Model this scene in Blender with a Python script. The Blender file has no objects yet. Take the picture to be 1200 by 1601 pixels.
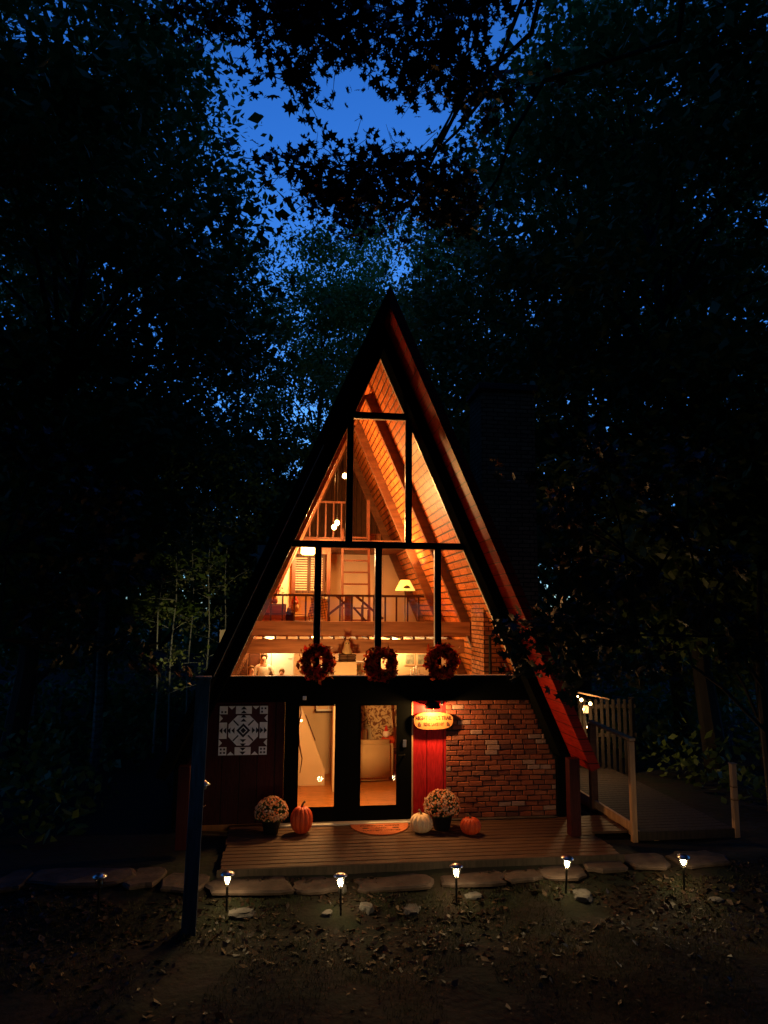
import bpy, bmesh, math, random
import numpy as np
from mathutils import Vector, Matrix, noise
R = math.radians; PI = math.pi
rnd = random.Random(7)
sc = bpy.context.scene
col = sc.collection

# ------------------------------------------------------------------ camera
CAM = Vector((-1.5553, -12.2, 3.4358)); YAW, PIT, ROLL, FPX = .1335, .1368, .008, 1117.4
Fv = Vector((math.sin(YAW)*math.cos(PIT), math.cos(YAW)*math.cos(PIT), math.sin(PIT)))
Rv = Vector((math.cos(YAW), -math.sin(YAW), 0)); Uv = Rv.cross(Fv)
R2 = Rv*math.cos(ROLL)+Uv*math.sin(ROLL); U2 = -Rv*math.sin(ROLL)+Uv*math.cos(ROLL)
cd = bpy.data.cameras.new('camera'); cam = bpy.data.objects.new('camera', cd); col.objects.link(cam)
m = Matrix((R2, U2, -Fv)).transposed().to_4x4(); m.translation = CAM; cam.matrix_world = m
cd.sensor_fit = 'VERTICAL'; cd.sensor_height = 36; cd.lens = 36*FPX/1601; cd.clip_end = 500; cd.clip_start = .05
sc.camera = cam
sc.render.resolution_x = 768; sc.render.resolution_y = 1024
sc.view_settings.view_transform = 'Standard'; sc.view_settings.look = 'None'
sc.view_settings.exposure = 0; sc.view_settings.gamma = 1
sc.cycles.use_denoising = True; sc.cycles.max_bounces = 6; sc.cycles.transparent_max_bounces = 12
sc.cycles.sample_clamp_indirect = 3; sc.cycles.use_light_tree = True
sc.cycles.caustics_reflective = False; sc.cycles.caustics_refractive = False

# ------------------------------------------------------------------ dusk sky and a very weak last sun
SUN_EL, SUN_ROT = R(9.5), R(10)
w = bpy.data.worlds.new('World'); sc.world = w; w.use_nodes = True
nt = w.node_tree; bg = nt.nodes['Background']
sk = nt.nodes.new('ShaderNodeTexSky'); sk.sky_type = 'NISHITA'; sk.sun_disc = False
sk.sun_elevation = SUN_EL; sk.sun_rotation = SUN_ROT; sk.ozone_density = 6; sk.dust_density = .3; sk.air_density = 1.2
tint = nt.nodes.new('ShaderNodeMix'); tint.data_type = 'RGBA'; tint.blend_type = 'MULTIPLY'
tint.inputs[0].default_value = 1; tint.inputs[7].default_value = (.38, .83, 1.42, 1)
nt.links.new(sk.outputs[0], tint.inputs[6]); nt.links.new(tint.outputs[2], bg.inputs[0])
bg.inputs[1].default_value = .15
sl = bpy.data.lights.new('sun', 'SUN'); sl.energy = .01; sl.angle = R(10); sl.color = (.6, .75, 1)
so = bpy.data.objects.new('sun', sl); col.objects.link(so); so.rotation_euler = (R(80.5), 0, R(170))

# ------------------------------------------------------------------ helpers
def px(u, v, dist):          # a point seen in direction (u, v), `dist` metres along the view axis
    d = Fv + R2*((u-600)/FPX) - U2*((v-800)/FPX)
    return CAM + d*dist
def tag(o, label=None, cat=None, group=None, kind=None):
    if label: o['label'] = label
    if cat: o['category'] = cat
    if group: o['group'] = group
    if kind: o['kind'] = kind
    return o
def empty(name, loc=(0, 0, 0), rz=0):
    o = bpy.data.objects.new(name, None); col.objects.link(o); o.location = loc; o.rotation_euler = (0, 0, rz)
    o.empty_display_size = .2; return o
def thing(name, label, cat, loc=(0, 0, 0), rz=0, group=None):
    return tag(empty(name, loc, rz), label, cat, group)
def copy_tree(o, parent=None):
    c = o.copy(); col.objects.link(c); c.parent = parent
    for ch in [x for x in bpy.data.objects if x.parent == o]: copy_tree(ch, c)
    return c
LK = 7.0
def lamp(parent, loc, watts, color=(1, .55, .2), size=.04, name='bulb_light'):
    l = bpy.data.lights.new(name, 'POINT'); l.energy = watts*LK; l.color = color; l.shadow_soft_size = size
    o = bpy.data.objects.new(name, l); col.objects.link(o); o.location = loc; o.parent = parent; return o

class MB:
    def __init__(s): s.v = []; s.f = []; s.m = []
    def add(s, vs, fs, mi=0):
        b = len(s.v); s.v += [tuple(p) for p in vs]; s.f += [tuple(i+b for i in f) for f in fs]; s.m += [mi]*len(fs); return s
    def box(s, x0, x1, y0, y1, z0, z1, mi=0):
        vs = [(x, y, z) for z in (z0, z1) for y in (y0, y1) for x in (x0, x1)]
        return s.add(vs, [(0, 2, 3, 1), (4, 5, 7, 6), (0, 1, 5, 4), (2, 6, 7, 3), (0, 4, 6, 2), (1, 3, 7, 5)], mi)
    def beam(s, a, b, w, h, up=(0, 0, 1), mi=0):
        a = Vector(a); b = Vector(b); d = (b-a).normalized(); sd = d.cross(Vector(up)).normalized(); u = sd.cross(d)
        vs = [p + sd*i*w/2 + u*j*h/2 for p in (a, b) for j in (-1, 1) for i in (-1, 1)]
        return s.add(vs, [(0, 2, 3, 1), (4, 5, 7, 6), (0, 1, 5, 4), (2, 6, 7, 3), (0, 4, 6, 2), (1, 3, 7, 5)], mi)
    def prism(s, pts, y0, y1, mi=0):       # polygon in x,z pushed along y
        n = len(pts); vs = [(x, y0, z) for x, z in pts]+[(x, y1, z) for x, z in pts]
        fs = [tuple(range(n)), tuple(range(2*n-1, n-1, -1))]+[(i, i+n, (i+1) % n+n, (i+1) % n) for i in range(n)]
        return s.add(vs, fs, mi)
    def slab(s, pts, z0, z1, mi=0):        # polygon in x,y pushed along z
        n = len(pts); vs = [(x, y, z0) for x, y in pts]+[(x, y, z1) for x, y in pts]
        fs = [tuple(range(n-1, -1, -1)), tuple(range(n, 2*n))]+[(i, (i+1) % n, (i+1) % n+n, i+n) for i in range(n)]
        return s.add(vs, fs, mi)
    def tube(s, pts, rs, n=8, mi=0):
        pts = [Vector(p) for p in pts]; k = len(pts)
        if not hasattr(rs, '__len__'): rs = [rs]*k
        vs = []; 
        for i, p in enumerate(pts):
            d = (pts[min(i+1, k-1)]-pts[max(i-1, 0)]).normalized()
            a = d.orthogonal().normalized() if i == 0 else (a-d*a.dot(d)).normalized()
            b = d.cross(a)
            vs += [p+(a*math.cos(2*PI*j/n)+b*math.sin(2*PI*j/n))*rs[i] for j in range(n)]
        fs = [(i*n+j, i*n+(j+1) % n, (i+1)*n+(j+1) % n, (i+1)*n+j) for i in range(k-1) for j in range(n)]
        fs += [tuple(range(n-1, -1, -1)), tuple(range((k-1)*n, k*n))]
        return s.add(vs, fs, mi)
    def lathe(s, prof, c=(0, 0, 0), n=16, mi=0, fn=None):
        vs = []
        for r, z in prof:
            for j in range(n):
                a = 2*PI*j/n; q = r*(fn(a, z) if fn else 1)
                vs.append((c[0]+q*math.cos(a), c[1]+q*math.sin(a), c[2]+z))
        k = len(prof)
        fs = [(i*n+j, i*n+(j+1) % n, (i+1)*n+(j+1) % n, (i+1)*n+j) for i in range(k-1) for j in range(n)]
        fs += [tuple(range(n-1, -1, -1)), tuple(range((k-1)*n, k*n))]
        return s.add(vs, fs, mi)
    def ball(s, c, r, n=12, k=8, mi=0, sq=(1, 1, 1)):
        prof = [(max(1e-4, math.sin(PI*i/k))*r, -math.cos(PI*i/k)*r*sq[2]) for i in range(k+1)]
        b = len(s.v); s.lathe(prof, c, n, mi)
        for i in range(b, len(s.v)):
            p = s.v[i]; s.v[i] = (c[0]+(p[0]-c[0])*sq[0], c[1]+(p[1]-c[1])*sq[1], p[2])
        return s
    def build(s, name, mats, parent=None, bevel=0, smooth=False, seg=1):
        me = bpy.data.meshes.new(name); me.from_pydata(s.v, [], s.f)
        for mm in (mats if isinstance(mats, (list, tuple)) else [mats]): me.materials.append(mm)
        me.polygons.foreach_set('material_index', s.m)
        if smooth: me.polygons.foreach_set('use_smooth', [True]*len(s.f))
        me.update()
        if bevel:
            bm = bmesh.new(); bm.from_mesh(me)
            bmesh.ops.bevel(bm, geom=bm.edges[:], offset=bevel, segments=seg, affect='EDGES', clamp_overlap=True)
            bm.to_mesh(me); bm.free()
        o = bpy.data.objects.new(name, me); col.objects.link(o); o.parent = parent; return o

def npmesh(name, V, Fq, mats, parent=None, smooth=False):   # V (n,3), Fq (m,k)
    me = bpy.data.meshes.new(name); k = Fq.shape[1]
    me.vertices.add(len(V)); me.vertices.foreach_set('co', V.astype(np.float32).ravel())
    me.loops.add(Fq.size); me.loops.foreach_set('vertex_index', Fq.astype(np.int32).ravel())
    me.polygons.add(len(Fq)); me.polygons.foreach_set('loop_start', np.arange(0, Fq.size, k, dtype=np.int32))
    me.polygons.foreach_set('loop_total', np.full(len(Fq), k, dtype=np.int32))
    for mm in (mats if isinstance(mats, (list, tuple)) else [mats]): me.materials.append(mm)
    me.update(calc_edges=True); me.validate()
    o = bpy.data.objects.new(name, me); col.objects.link(o); o.parent = parent; return o

def text_mesh(name, txt, size, loc, rot, mt, parent, ext=.003, sx=1):
    cu = bpy.data.curves.new(name, 'FONT'); cu.body = txt; cu.size = size; cu.extrude = ext; cu.align_x = 'CENTER'; cu.align_y = 'CENTER'
    cu.offset = size*.012
    t = bpy.data.objects.new('tmp', cu); col.objects.link(t)
    me = bpy.data.meshes.new_from_object(t, depsgraph=bpy.context.evaluated_depsgraph_get())
    bpy.data.objects.remove(t); me.materials.clear(); me.materials.append(mt)
    o = bpy.data.objects.new(name, me); col.objects.link(o); o.location = loc; o.rotation_euler = rot; o.parent = parent; o.scale = (sx, 1, 1); return o

# ------------------------------------------------------------------ materials
def mat(name, c, rough=.6, c2=None, scale=4, bump=0, bscale=30, metal=0, spec=.25, stretch=None, emit=None, estr=0, island=None, sub=0):
    mt = bpy.data.materials.new(name); mt.use_nodes = True; t = mt.node_tree; b = t.nodes['Principled BSDF']
    b.inputs['Base Color'].default_value = (*c, 1); b.inputs['Roughness'].default_value = rough
    b.inputs['Metallic'].default_value = metal; b.inputs['Specular IOR Level'].default_value = spec
    tc = t.nodes.new('ShaderNodeTexCoord'); mp = t.nodes.new('ShaderNodeMapping'); t.links.new(tc.outputs['Object'], mp.inputs[0])
    if stretch: mp.inputs['Scale'].default_value = stretch
    if island:
        g = t.nodes.new('ShaderNodeNewGeometry'); cr = t.nodes.new('ShaderNodeValToRGB'); cr.color_ramp.interpolation = 'CONSTANT' if len(island) > 4 else 'LINEAR'
        e = cr.color_ramp.elements; n = len(island)
        e[0].color = (*island[0], 1); e[1].position = 1/n if cr.color_ramp.interpolation == 'CONSTANT' else 1; e[1].color = (*island[1], 1)
        if n > 2 or e[1].position < 1:
            if cr.color_ramp.interpolation == 'LINEAR':
                e[1].color = (*island[-1], 1)
                for i in range(1, n-1): q = e.new(i/(n-1)); q.color = (*island[i], 1)
            else:
                for i in range(2, n): q = e.new(i/n); q.color = (*island[i], 1)
        t.links.new(g.outputs['Random Per Island'], cr.inputs[0]); t.links.new(cr.outputs[0], b.inputs['Base Color'])
    elif c2:
        nz = t.nodes.new('ShaderNodeTexNoise'); nz.inputs['Scale'].default_value = scale; nz.inputs['Detail'].default_value = 5
        t.links.new(mp.outputs[0], nz.inputs[0]); mx = t.nodes.new('ShaderNodeMix'); mx.data_type = 'RGBA'
        cr = t.nodes.new('ShaderNodeValToRGB'); cr.color_ramp.elements[0].position = .35; cr.color_ramp.elements[1].position = .65
        t.links.new(nz.outputs[0], cr.inputs[0]); t.links.new(cr.outputs[0], mx.inputs[0])
        mx.inputs[6].default_value = (*c, 1); mx.inputs[7].default_value = (*c2, 1); t.links.new(mx.outputs[2], b.inputs['Base Color'])
    if bump:
        n2 = t.nodes.new('ShaderNodeTexNoise'); n2.inputs['Scale'].default_value = bscale; n2.inputs['Detail'].default_value = 6
        t.links.new(mp.outputs[0], n2.inputs[0]); bu = t.nodes.new('ShaderNodeBump'); bu.inputs['Strength'].default_value = bump; bu.inputs['Distance'].default_value = .02
        t.links.new(n2.outputs[0], bu.inputs['Height']); t.links.new(bu.outputs[0], b.inputs['Normal'])
    if emit: b.inputs['Emission Color'].default_value = (*emit, 1); b.inputs['Emission Strength'].default_value = estr
    if sub: b.inputs['Subsurface Weight'].default_value = sub
    return mt

def plank(name, c, c2, row, length, rough, axes='slope', mort=(.02, .01, .005), msize=.012, knots=True):
    """boards: seams from a brick texture over real coordinates, grain and knots from noise"""
    mt = bpy.data.materials.new(name); mt.use_nodes = True; t = mt.node_tree; b = t.nodes['Principled BSDF']; L = t.links.new
    tc = t.nodes.new('ShaderNodeTexCoord'); sp = t.nodes.new('ShaderNodeSeparateXYZ'); L(tc.outputs['Object'], sp.inputs[0])
    cb = t.nodes.new('ShaderNodeCombineXYZ')
    if axes == 'slope':
        mu = t.nodes.new('ShaderNodeMath'); mu.operation = 'MULTIPLY'; mu.inputs[1].default_value = 1.091; L(sp.outputs[2], mu.inputs[0]); L(sp.outputs[1], cb.inputs[0]); L(mu.outputs[0], cb.inputs[1])
    elif axes == 'wrap':
        mu = t.nodes.new('ShaderNodeMath'); mu.operation = 'ADD'; L(sp.outputs[0], mu.inputs[0]); L(sp.outputs[1], mu.inputs[1]); L(mu.outputs[0], cb.inputs[0]); L(sp.outputs[2], cb.inputs[1])
    elif axes == 'vert': L(sp.outputs[2], cb.inputs[0]); L(sp.outputs[0], cb.inputs[1])
    elif axes == 'wall': L(sp.outputs[0], cb.inputs[0]); L(sp.outputs[2], cb.inputs[1])
    elif axes == 'floor': L(sp.outputs[0], cb.inputs[0]); L(sp.outputs[1], cb.inputs[1])
    br = t.nodes.new('ShaderNodeTexBrick'); L(cb.outputs[0], br.inputs[0])
    br.inputs['Scale'].default_value = 1; br.inputs['Row Height'].default_value = row; br.inputs['Brick Width'].default_value = length
    br.inputs['Mortar Size'].default_value = msize; br.inputs['Mortar Smooth'].default_value = .3; br.offset = .37
    br.inputs['Color1'].default_value = (*c, 1); br.inputs['Color2'].default_value = (*c2, 1); br.inputs['Mortar'].default_value = (*mort, 1)
    mp = t.nodes.new('ShaderNodeMapping'); mp.inputs['Scale'].default_value = (1.2, 11, 1); L(cb.outputs[0], mp.inputs[0])
    nz = t.nodes.new('ShaderNodeTexNoise'); nz.inputs['Scale'].default_value = 3; nz.inputs['Detail'].default_value = 6; nz.inputs['Distortion'].default_value = 1.5; L(mp.outputs[0], nz.inputs[0])
    cr = t.nodes.new('ShaderNodeValToRGB'); cr.color_ramp.elements[0].position = .3; cr.color_ramp.elements[0].color = (.55, .5, .45, 1); cr.color_ramp.elements[1].position = .6; cr.color_ramp.elements[1].color = (1.1, 1.1, 1.1, 1); L(nz.outputs[0], cr.inputs[0])
    mx = t.nodes.new('ShaderNodeMix'); mx.data_type = 'RGBA'; mx.blend_type = 'MULTIPLY'; mx.inputs[0].default_value = 1; L(br.outputs[0], mx.inputs[6]); L(cr.outputs[0], mx.inputs[7])
    out = mx.outputs[2]
    if knots:
        m2 = t.nodes.new('ShaderNodeMapping'); m2.inputs['Scale'].default_value = (3.2, 7, 1); L(cb.outputs[0], m2.inputs[0])
        vo = t.nodes.new('ShaderNodeTexVoronoi'); vo.inputs['Scale'].default_value = 1; L(m2.outputs[0], vo.inputs[0])
        c3 = t.nodes.new('ShaderNodeValToRGB'); c3.color_ramp.elements[0].position = .05; c3.color_ramp.elements[0].color = (.22, .12, .08, 1); c3.color_ramp.elements[1].position = .16; c3.color_ramp.elements[1].color = (1, 1, 1, 1); L(vo.outputs[0], c3.inputs[0])
        m3 = t.nodes.new('ShaderNodeMix'); m3.data_type = 'RGBA'; m3.blend_type = 'MULTIPLY'; m3.inputs[0].default_value = 1; L(out, m3.inputs[6]); L(c3.outputs[0], m3.inputs[7]); out = m3.outputs[2]
    b.inputs['Specular IOR Level'].default_value = .5 if name in ('pine_ceiling', 'oak_floor') else .12
    L(out, b.inputs['Base Color']); b.inputs['Roughness'].default_value = rough
    bu = t.nodes.new('ShaderNodeBump'); bu.inputs['Strength'].default_value = .6; bu.inputs['Distance'].default_value = .01; bu.invert = True
    L(br.outputs[1], bu.inputs['Height']); L(bu.outputs[0], b.inputs['Normal'])
    return mt

def leafmat(name, cols, rough=.5, trans=.25):       # thin leaves let some light through
    mt = mat(name, cols[0], rough=rough, island=cols, spec=.22); t = mt.node_tree; b = t.nodes['Principled BSDF']; o = t.nodes['Material Output']
    tr = t.nodes.new('ShaderNodeBsdfTranslucent'); x = t.nodes.new('ShaderNodeMixShader'); x.inputs[0].default_value = trans
    t.links.new(b.inputs['Base Color'].links[0].from_socket, tr.inputs[0]); t.links.new(b.outputs[0], x.inputs[1]); t.links.new(tr.outputs[0], x.inputs[2]); t.links.new(x.outputs[0], o.inputs[0]); return mt
M = {}
M['dark'] = mat('dark_paint', (.008, .008, .008), .5, bump=.1)
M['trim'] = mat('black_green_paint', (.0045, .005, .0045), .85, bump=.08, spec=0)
M['maroon'] = plank('maroon_board', (.045, .006, .007), (.035, .005, .006), .28, 9, .6, 'vert', (.01, .002, .002), .01, False)
M['redwall'] = plank('red_board', (.50, .018, .020), (.42, .014, .018), .28, 9, .5, 'vert', (.08, .004, .004), .008, False)
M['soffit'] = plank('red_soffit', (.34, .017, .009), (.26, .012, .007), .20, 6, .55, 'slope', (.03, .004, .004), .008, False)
M['ceil'] = plank('pine_ceiling', (.70, .22, .048), (.50, .145, .030), .15, .62, .45, 'slope', (.045, .013, .004), .019)
M['gable'] = plank('brown_panelling', (.12, .05, .02), (.10, .04, .017), .15, 5, .5, 'vert', (.05, .02, .01))
M['floorwood'] = plank('oak_floor', (.56, .20, .045), (.48, .16, .035), .10, 1.2, .35, 'floor', (.12, .05, .02), .004, False)
M['beam'] = mat('stained_beam', (.20, .08, .032), .55, (.12, .045, .02), 3, .3, 30, stretch=(.6, 4, 4))
M['rail'] = mat('stained_rail', (.12, .034, .013), .5, (.08, .023, .009), 6, .1)
M['fascia'] = mat('walnut_fascia', (.52, .22, .09), .5, (.26, .10, .04), 2.2, .15, 20, stretch=(.5, 3, 5))
M['cream'] = mat('cream_plaster', (.72, .50, .29), .8, (.66, .45, .25), 2, .1)
M['white'] = mat('white_enamel', (.80, .76, .66), .35)
M['shingle'] = plank('roof_shingle', (.010, .009, .009), (.007, .007, .007), .13, .3, .9, 'slope', (.004, .004, .004), .012, False)
M['edge'] = mat('pale_drip_edge', (.62, .56, .46), .4, metal=.3)
M['brick'] = mat('old_brick', (.4, .15, .08), .85, island=[(.30, .078, .036), (.25, .062, .03), (.31, .092, .045), (.19, .05, .028), (.28, .072, .036), (.26, .066, .032), (.21, .058, .032), (.30, .082, .036), (.34, .19, .14), (.24, .08, .045), (.22, .062, .032), (.12, .04, .028)], bump=.6, bscale=45)
M['mortar'] = mat('dark_mortar', (.025, .018, .015), .95, (.045, .035, .028), 12, .5, 60)
M['brickproc'] = plank('chimney_brick', (.46, .20, .085), (.32, .12, .05), .083, .23, .85, 'wrap', (.07, .035, .02), .012, False)
M['deck'] = mat('deck_board', (.125, .058, .030), .6, (.06, .028, .015), 5, .35, 25, stretch=(.5, 8, 8))
M['lumber'] = mat('weathered_lumber', (.50, .28, .14), .75, (.36, .19, .10), 5, .3, 25, stretch=(4, 4, .7))
M['darklumber'] = mat('shaded_lumber', (.045, .032, .024), .85, (.024, .018, .014), 5, .3, 25, stretch=(4, 4, .7))  # lumber darkened in colour for boards that lie in the dark
M['post'] = mat('grey_blue_post', (.11, .115, .12), .8, (.055, .06, .065), 4, .4, 20, stretch=(6, 6, .8))
M['stone'] = mat('flagstone', (.085, .058, .045), .9, (.045, .030, .024), 5, .6, 14)
M['rock'] = mat('field_rock', (.11, .10, .09), .9, (.05, .045, .04), 4, .7, 10)
M['bark'] = mat('bark', (.026, .021, .018), .9, (.014, .012, .010), 6, .8, 12, stretch=(1, 1, .25))
M['birch'] = mat('birch_bark', (.16, .155, .14), .7, (.04, .035, .03), 5, .4, 18, stretch=(1, 1, 5))
M['twig'] = mat('pale_twig', (.26, .24, .17), .8)
M['leaf'] = leafmat('leaf_green', [(.08, .12, .022), (.10, .14, .026), (.13, .155, .03)])
M['leafb'] = leafmat('leaf_dark', [(.065, .10, .020), (.085, .125, .024), (.10, .135, .028)])
M['leafo'] = leafmat('leaf_warm_lit', [(.26, .20, .035), (.36, .22, .04), (.42, .16, .03)])  # olive and rust colours stand in for warm light on the tree
M['leafy'] = leafmat('leaf_lime', [(.10, .14, .03), (.17, .19, .05), (.22, .20, .07)])
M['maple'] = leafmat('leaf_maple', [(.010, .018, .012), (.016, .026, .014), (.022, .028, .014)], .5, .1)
M['black'] = mat('matte_black', (.008, .008, .008), .6)
M['blackmetal'] = mat('black_metal', (.015, .014, .013), .35, metal=.6)
M['steel'] = mat('brushed_steel', (.62, .62, .64), .28, metal=1)
M['pot'] = mat('black_pot', (.012, .011, .012), .45)
M['orange'] = mat('orange_rind', (.66, .085, .018), .5, (.46, .045, .012), 9, .35)
M['palerind'] = mat('pale_rind', (.68, .48, .30), .45, (.60, .36, .20), 5, .1)
M['stem'] = mat('dry_stem', (.10, .06, .03), .8)
M['petal'] = leafmat('mum_petal', [(.66, .11, .03), (.78, .34, .13), (.80, .60, .42), (.68, .16, .05)])
M['mumleaf'] = leafmat('mum_leaf', [(.03, .06, .02), (.05, .08, .03)])
M['wreath'] = leafmat('wreath_leaf', [(.62, .03, .02), (.14, .03, .018), (.75, .12, .03), (.38, .025, .015), (.08, .02, .015), (.8, .30, .06), (.32, .06, .02), (.66, .05, .03)], .5, .65)
M['sign'] = mat('varnished_slab', (.34, .14, .04), .7, (.26, .10, .03), 3, .1, 20, stretch=(1, 1, 5))
M['ink'] = mat('burnt_lettering', (.06, .02, .01), .7)
M['quiltw'] = mat('quilt_pale', (.80, .78, .82), .7, (.66, .65, .70), 10)
M['quiltd'] = mat('quilt_dark', (.012, .010, .022), .6)
M['quiltr'] = mat('quilt_maroon', (.05, .010, .014), .6)
M['mat'] = mat('coir_mat', (.50, .15, .05), .95, (.42, .11, .04), 20, .6, 120)
M['matedge'] = mat('mat_rim', (.50, .30, .16), .8)
M['sofa'] = mat('beige_slipcover', (.55, .36, .17), .9, (.50, .32, .15), 3, .2, 60)
M['red'] = mat('red_cloth', (.55, .03, .02), .8)
M['pinkw'] = mat('pale_trim', (.78, .62, .5), .8)
M['green'] = mat('olive_blanket', (.10, .11, .045), .95, (.07, .07, .03), 8)
M['skin'] = mat('skin', (.62, .33, .20), .55, sub=.1)
M['shirt'] = mat('white_shirt', (.80, .74, .58), .8, bump=.2, bscale=14)
M['teal'] = mat('rust_shirt', (.36, .13, .06), .8)
M['denim'] = mat('denim', (.05, .07, .12), .8)
M['hair'] = mat('brown_hair', (.05, .025, .012), .6, (.09, .045, .02), 30, .5, 80, stretch=(3, 3, .6))
M['hair2'] = mat('light_brown_hair', (.13, .07, .025), .6, (.2, .11, .04), 30, .5, 80, stretch=(3, 3, .6))
M['paper'] = mat('book_paper', (.75, .68, .52), .8)
M['book'] = leafmat('book_cloth', [(.6, .5, .35), (.1, .05, .03), (.55, .42, .25), (.3, .06, .03), (.7, .62, .45)])
M['art'] = mat('print', (.42, .40, .28), .7, (.16, .17, .10), 9)
M['soil'] = None
GLOW = lambda n, c, s: mat(n, c, .5, emit=c, estr=s)
M['bulb'] = GLOW('lit_bulb', (1, .62, .22), 22)
M['solar'] = GLOW('lit_led', (1, .80, .48), 26)
M['shade'] = GLOW('lit_shade', (1, .62, .12), 1.5)
M['panel'] = GLOW('lit_diffuser', (1, .80, .38), 2.2)
def check_mat(name, a, b, s):
    mt = mat(name, a, .85); t = mt.node_tree; tc = t.nodes['Texture Coordinate']
    w1 = t.nodes.new('ShaderNodeTexBrick'); w1.offset = 0; w1.inputs['Scale'].default_value = s; w1.inputs['Row Height'].default_value = .5; w1.inputs['Mortar Size'].default_value = .05
    mp = t.nodes.new('ShaderNodeMapping'); mp.inputs['Rotation'].default_value = (PI/2, 0, .2)
    t.links.new(tc.outputs['Object'], mp.inputs[0]); t.links.new(mp.outputs[0], w1.inputs[0])
    w1.inputs['Color1'].default_value = (*a, 1); w1.inputs['Color2'].default_value = (*a, 1); w1.inputs['Mortar'].default_value = (*b, 1)
    t.links.new(w1.outputs[0], t.nodes['Principled BSDF'].inputs['Base Color']); return mt
M['plaid'] = check_mat('plaid_wool', (.75, .66, .46), (.03, .03, .03), 9)
def glassmat(name, tintc=(1, 1, 1), k=.06):
    mt = bpy.data.materials.new(name); mt.use_nodes = True; t = mt.node_tree; t.nodes.remove(t.nodes['Principled BSDF'])
    o = t.nodes['Material Output']; a = t.nodes.new('ShaderNodeBsdfTransparent'); g = t.nodes.new('ShaderNodeBsdfGlossy'); x = t.nodes.new('ShaderNodeMixShader')
    g.inputs['Roughness'].default_value = .02; a.inputs[0].default_value = (*tintc, 1); x.inputs[0].default_value = k
    t.links.new(a.outputs[0], x.inputs[1]); t.links.new(g.outputs[0], x.inputs[2]); t.links.new(x.outputs[0], o.inputs[0]); return mt
M['glass'] = glassmat('window_glass', (.97, .97, .96), .018)
M['jar'] = glassmat('lamp_glass', (1, .97, .9), .12)
def quiltmat():
    mt = mat('patchwork', (.6, .4, .2), .9); t = mt.node_tree; b = t.nodes['Principled BSDF']
    vo = t.nodes.new('ShaderNodeTexVoronoi'); vo.inputs['Scale'].default_value = 14; vo.inputs['Randomness'].default_value = .8
    nz = t.nodes.new('ShaderNodeTexNoise'); nz.inputs['Scale'].default_value = 9; nz.inputs['Detail'].default_value = 5; nz.inputs['Distortion'].default_value = 2
    tc = t.nodes['Texture Coordinate']; t.links.new(tc.outputs['Object'], nz.inputs[0]); cr = t.nodes.new('ShaderNodeValToRGB')
    e = cr.color_ramp.elements; e[0].position = .42; e[0].color = (.18, .07, .03, 1); e[1].position = .52; e[1].color = (.62, .44, .22, 1)
    t.links.new(nz.outputs[0], cr.inputs[0]); t.links.new(cr.outputs[0], b.inputs['Base Color']); return mt
M['patch'] = quiltmat()

# ------------------------------------------------------------------ ground
def g(x, y):
    if y > -1.95: z = -.08
    elif y > -3: z = -.08+(y+1.95)*.28
    elif y > -5.5: z = -.374+(y+3)*.04
    else: z = -.474+max(0, -y-6)*.404 if y > -12 else 1.95
    if y < -12: z = 1.95+(-y-12)*.02
    z += .10*noise.noise(Vector((x*.35, y*.35, 0)))+.035*noise.noise(Vector((x*1.7, y*1.7, 3)))*(1 if y < -2 or abs(x) > 4.5 else .4)
    if y > 8: z += (y-8)*.03
    return min(z, -.07) if (abs(x) < 6 and -2 < y < 9) else z
def axis(a, b, f0, f1, step, big):
    out = []; v = a
    while v < b: out.append(v); v += step if f0 <= v <= f1 else big
    return out+[b]
xs = axis(-90, 90, -9, 8, .12, 3); ys = axis(-60, 120, -8, 1, .10, 3)
V = np.array([(x, y, g(x, y)) for y in ys for x in xs]); nx = len(xs)
Q = np.array([(j*nx+i, j*nx+i+1, (j+1)*nx+i+1, (j+1)*nx+i) for j in range(len(ys)-1) for i in range(nx-1)])
M['soil'] = mat('leafy_soil', (.018, .011, .007), .97, (.012, .015, .006), 2.6, 1.0, 9)
gr = npmesh('ground', V, Q, M['soil']); gr.data.polygons.foreach_set('use_smooth', [True]*len(Q)); tag(gr, kind='structure')

# ------------------------------------------------------------------ cabin
T = .4385; ZA = 7.93; ZR = 8.37; TR = .4363; ZE = .98; OV = -1.17; YB = 9.0
gx = lambda z: (ZA-z)*T
rx = lambda z: (ZR-z)*TR
cab = thing('a_frame_cabin', 'tall A-frame cabin with red soffits and a fully glazed glowing front', 'cabin')
nrm = Vector((1/math.hypot(1, TR)*1, 0, TR/math.hypot(1, TR)))
def slope_slab(s, y0, y1, t0, t1, z0=ZE, z1=ZR):     # slab following the roof slope, t = distance outside the ceiling plane
    pts = []
    n2 = (math.cos(math.atan(TR)), math.sin(math.atan(TR)))
    a = (rx(z0), z0); b = (0, ZR) if z1 >= ZR else (rx(z1), z1)
    def off(p, t): return (s*(p[0]+n2[0]*t), p[1]+n2[1]*t)
    if z1 >= ZR:
        bz = lambda t: (0.0, ZR+t/n2[1])
        q = [off(a, t0), bz(t0), bz(t1), off(a, t1)]
    else: q = [off(a, t0), off(b, t0), off(b, t1), off(a, t1)]
    if s < 0: q = q[::-1]
    return MB().prism(q, y0, y1)
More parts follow.
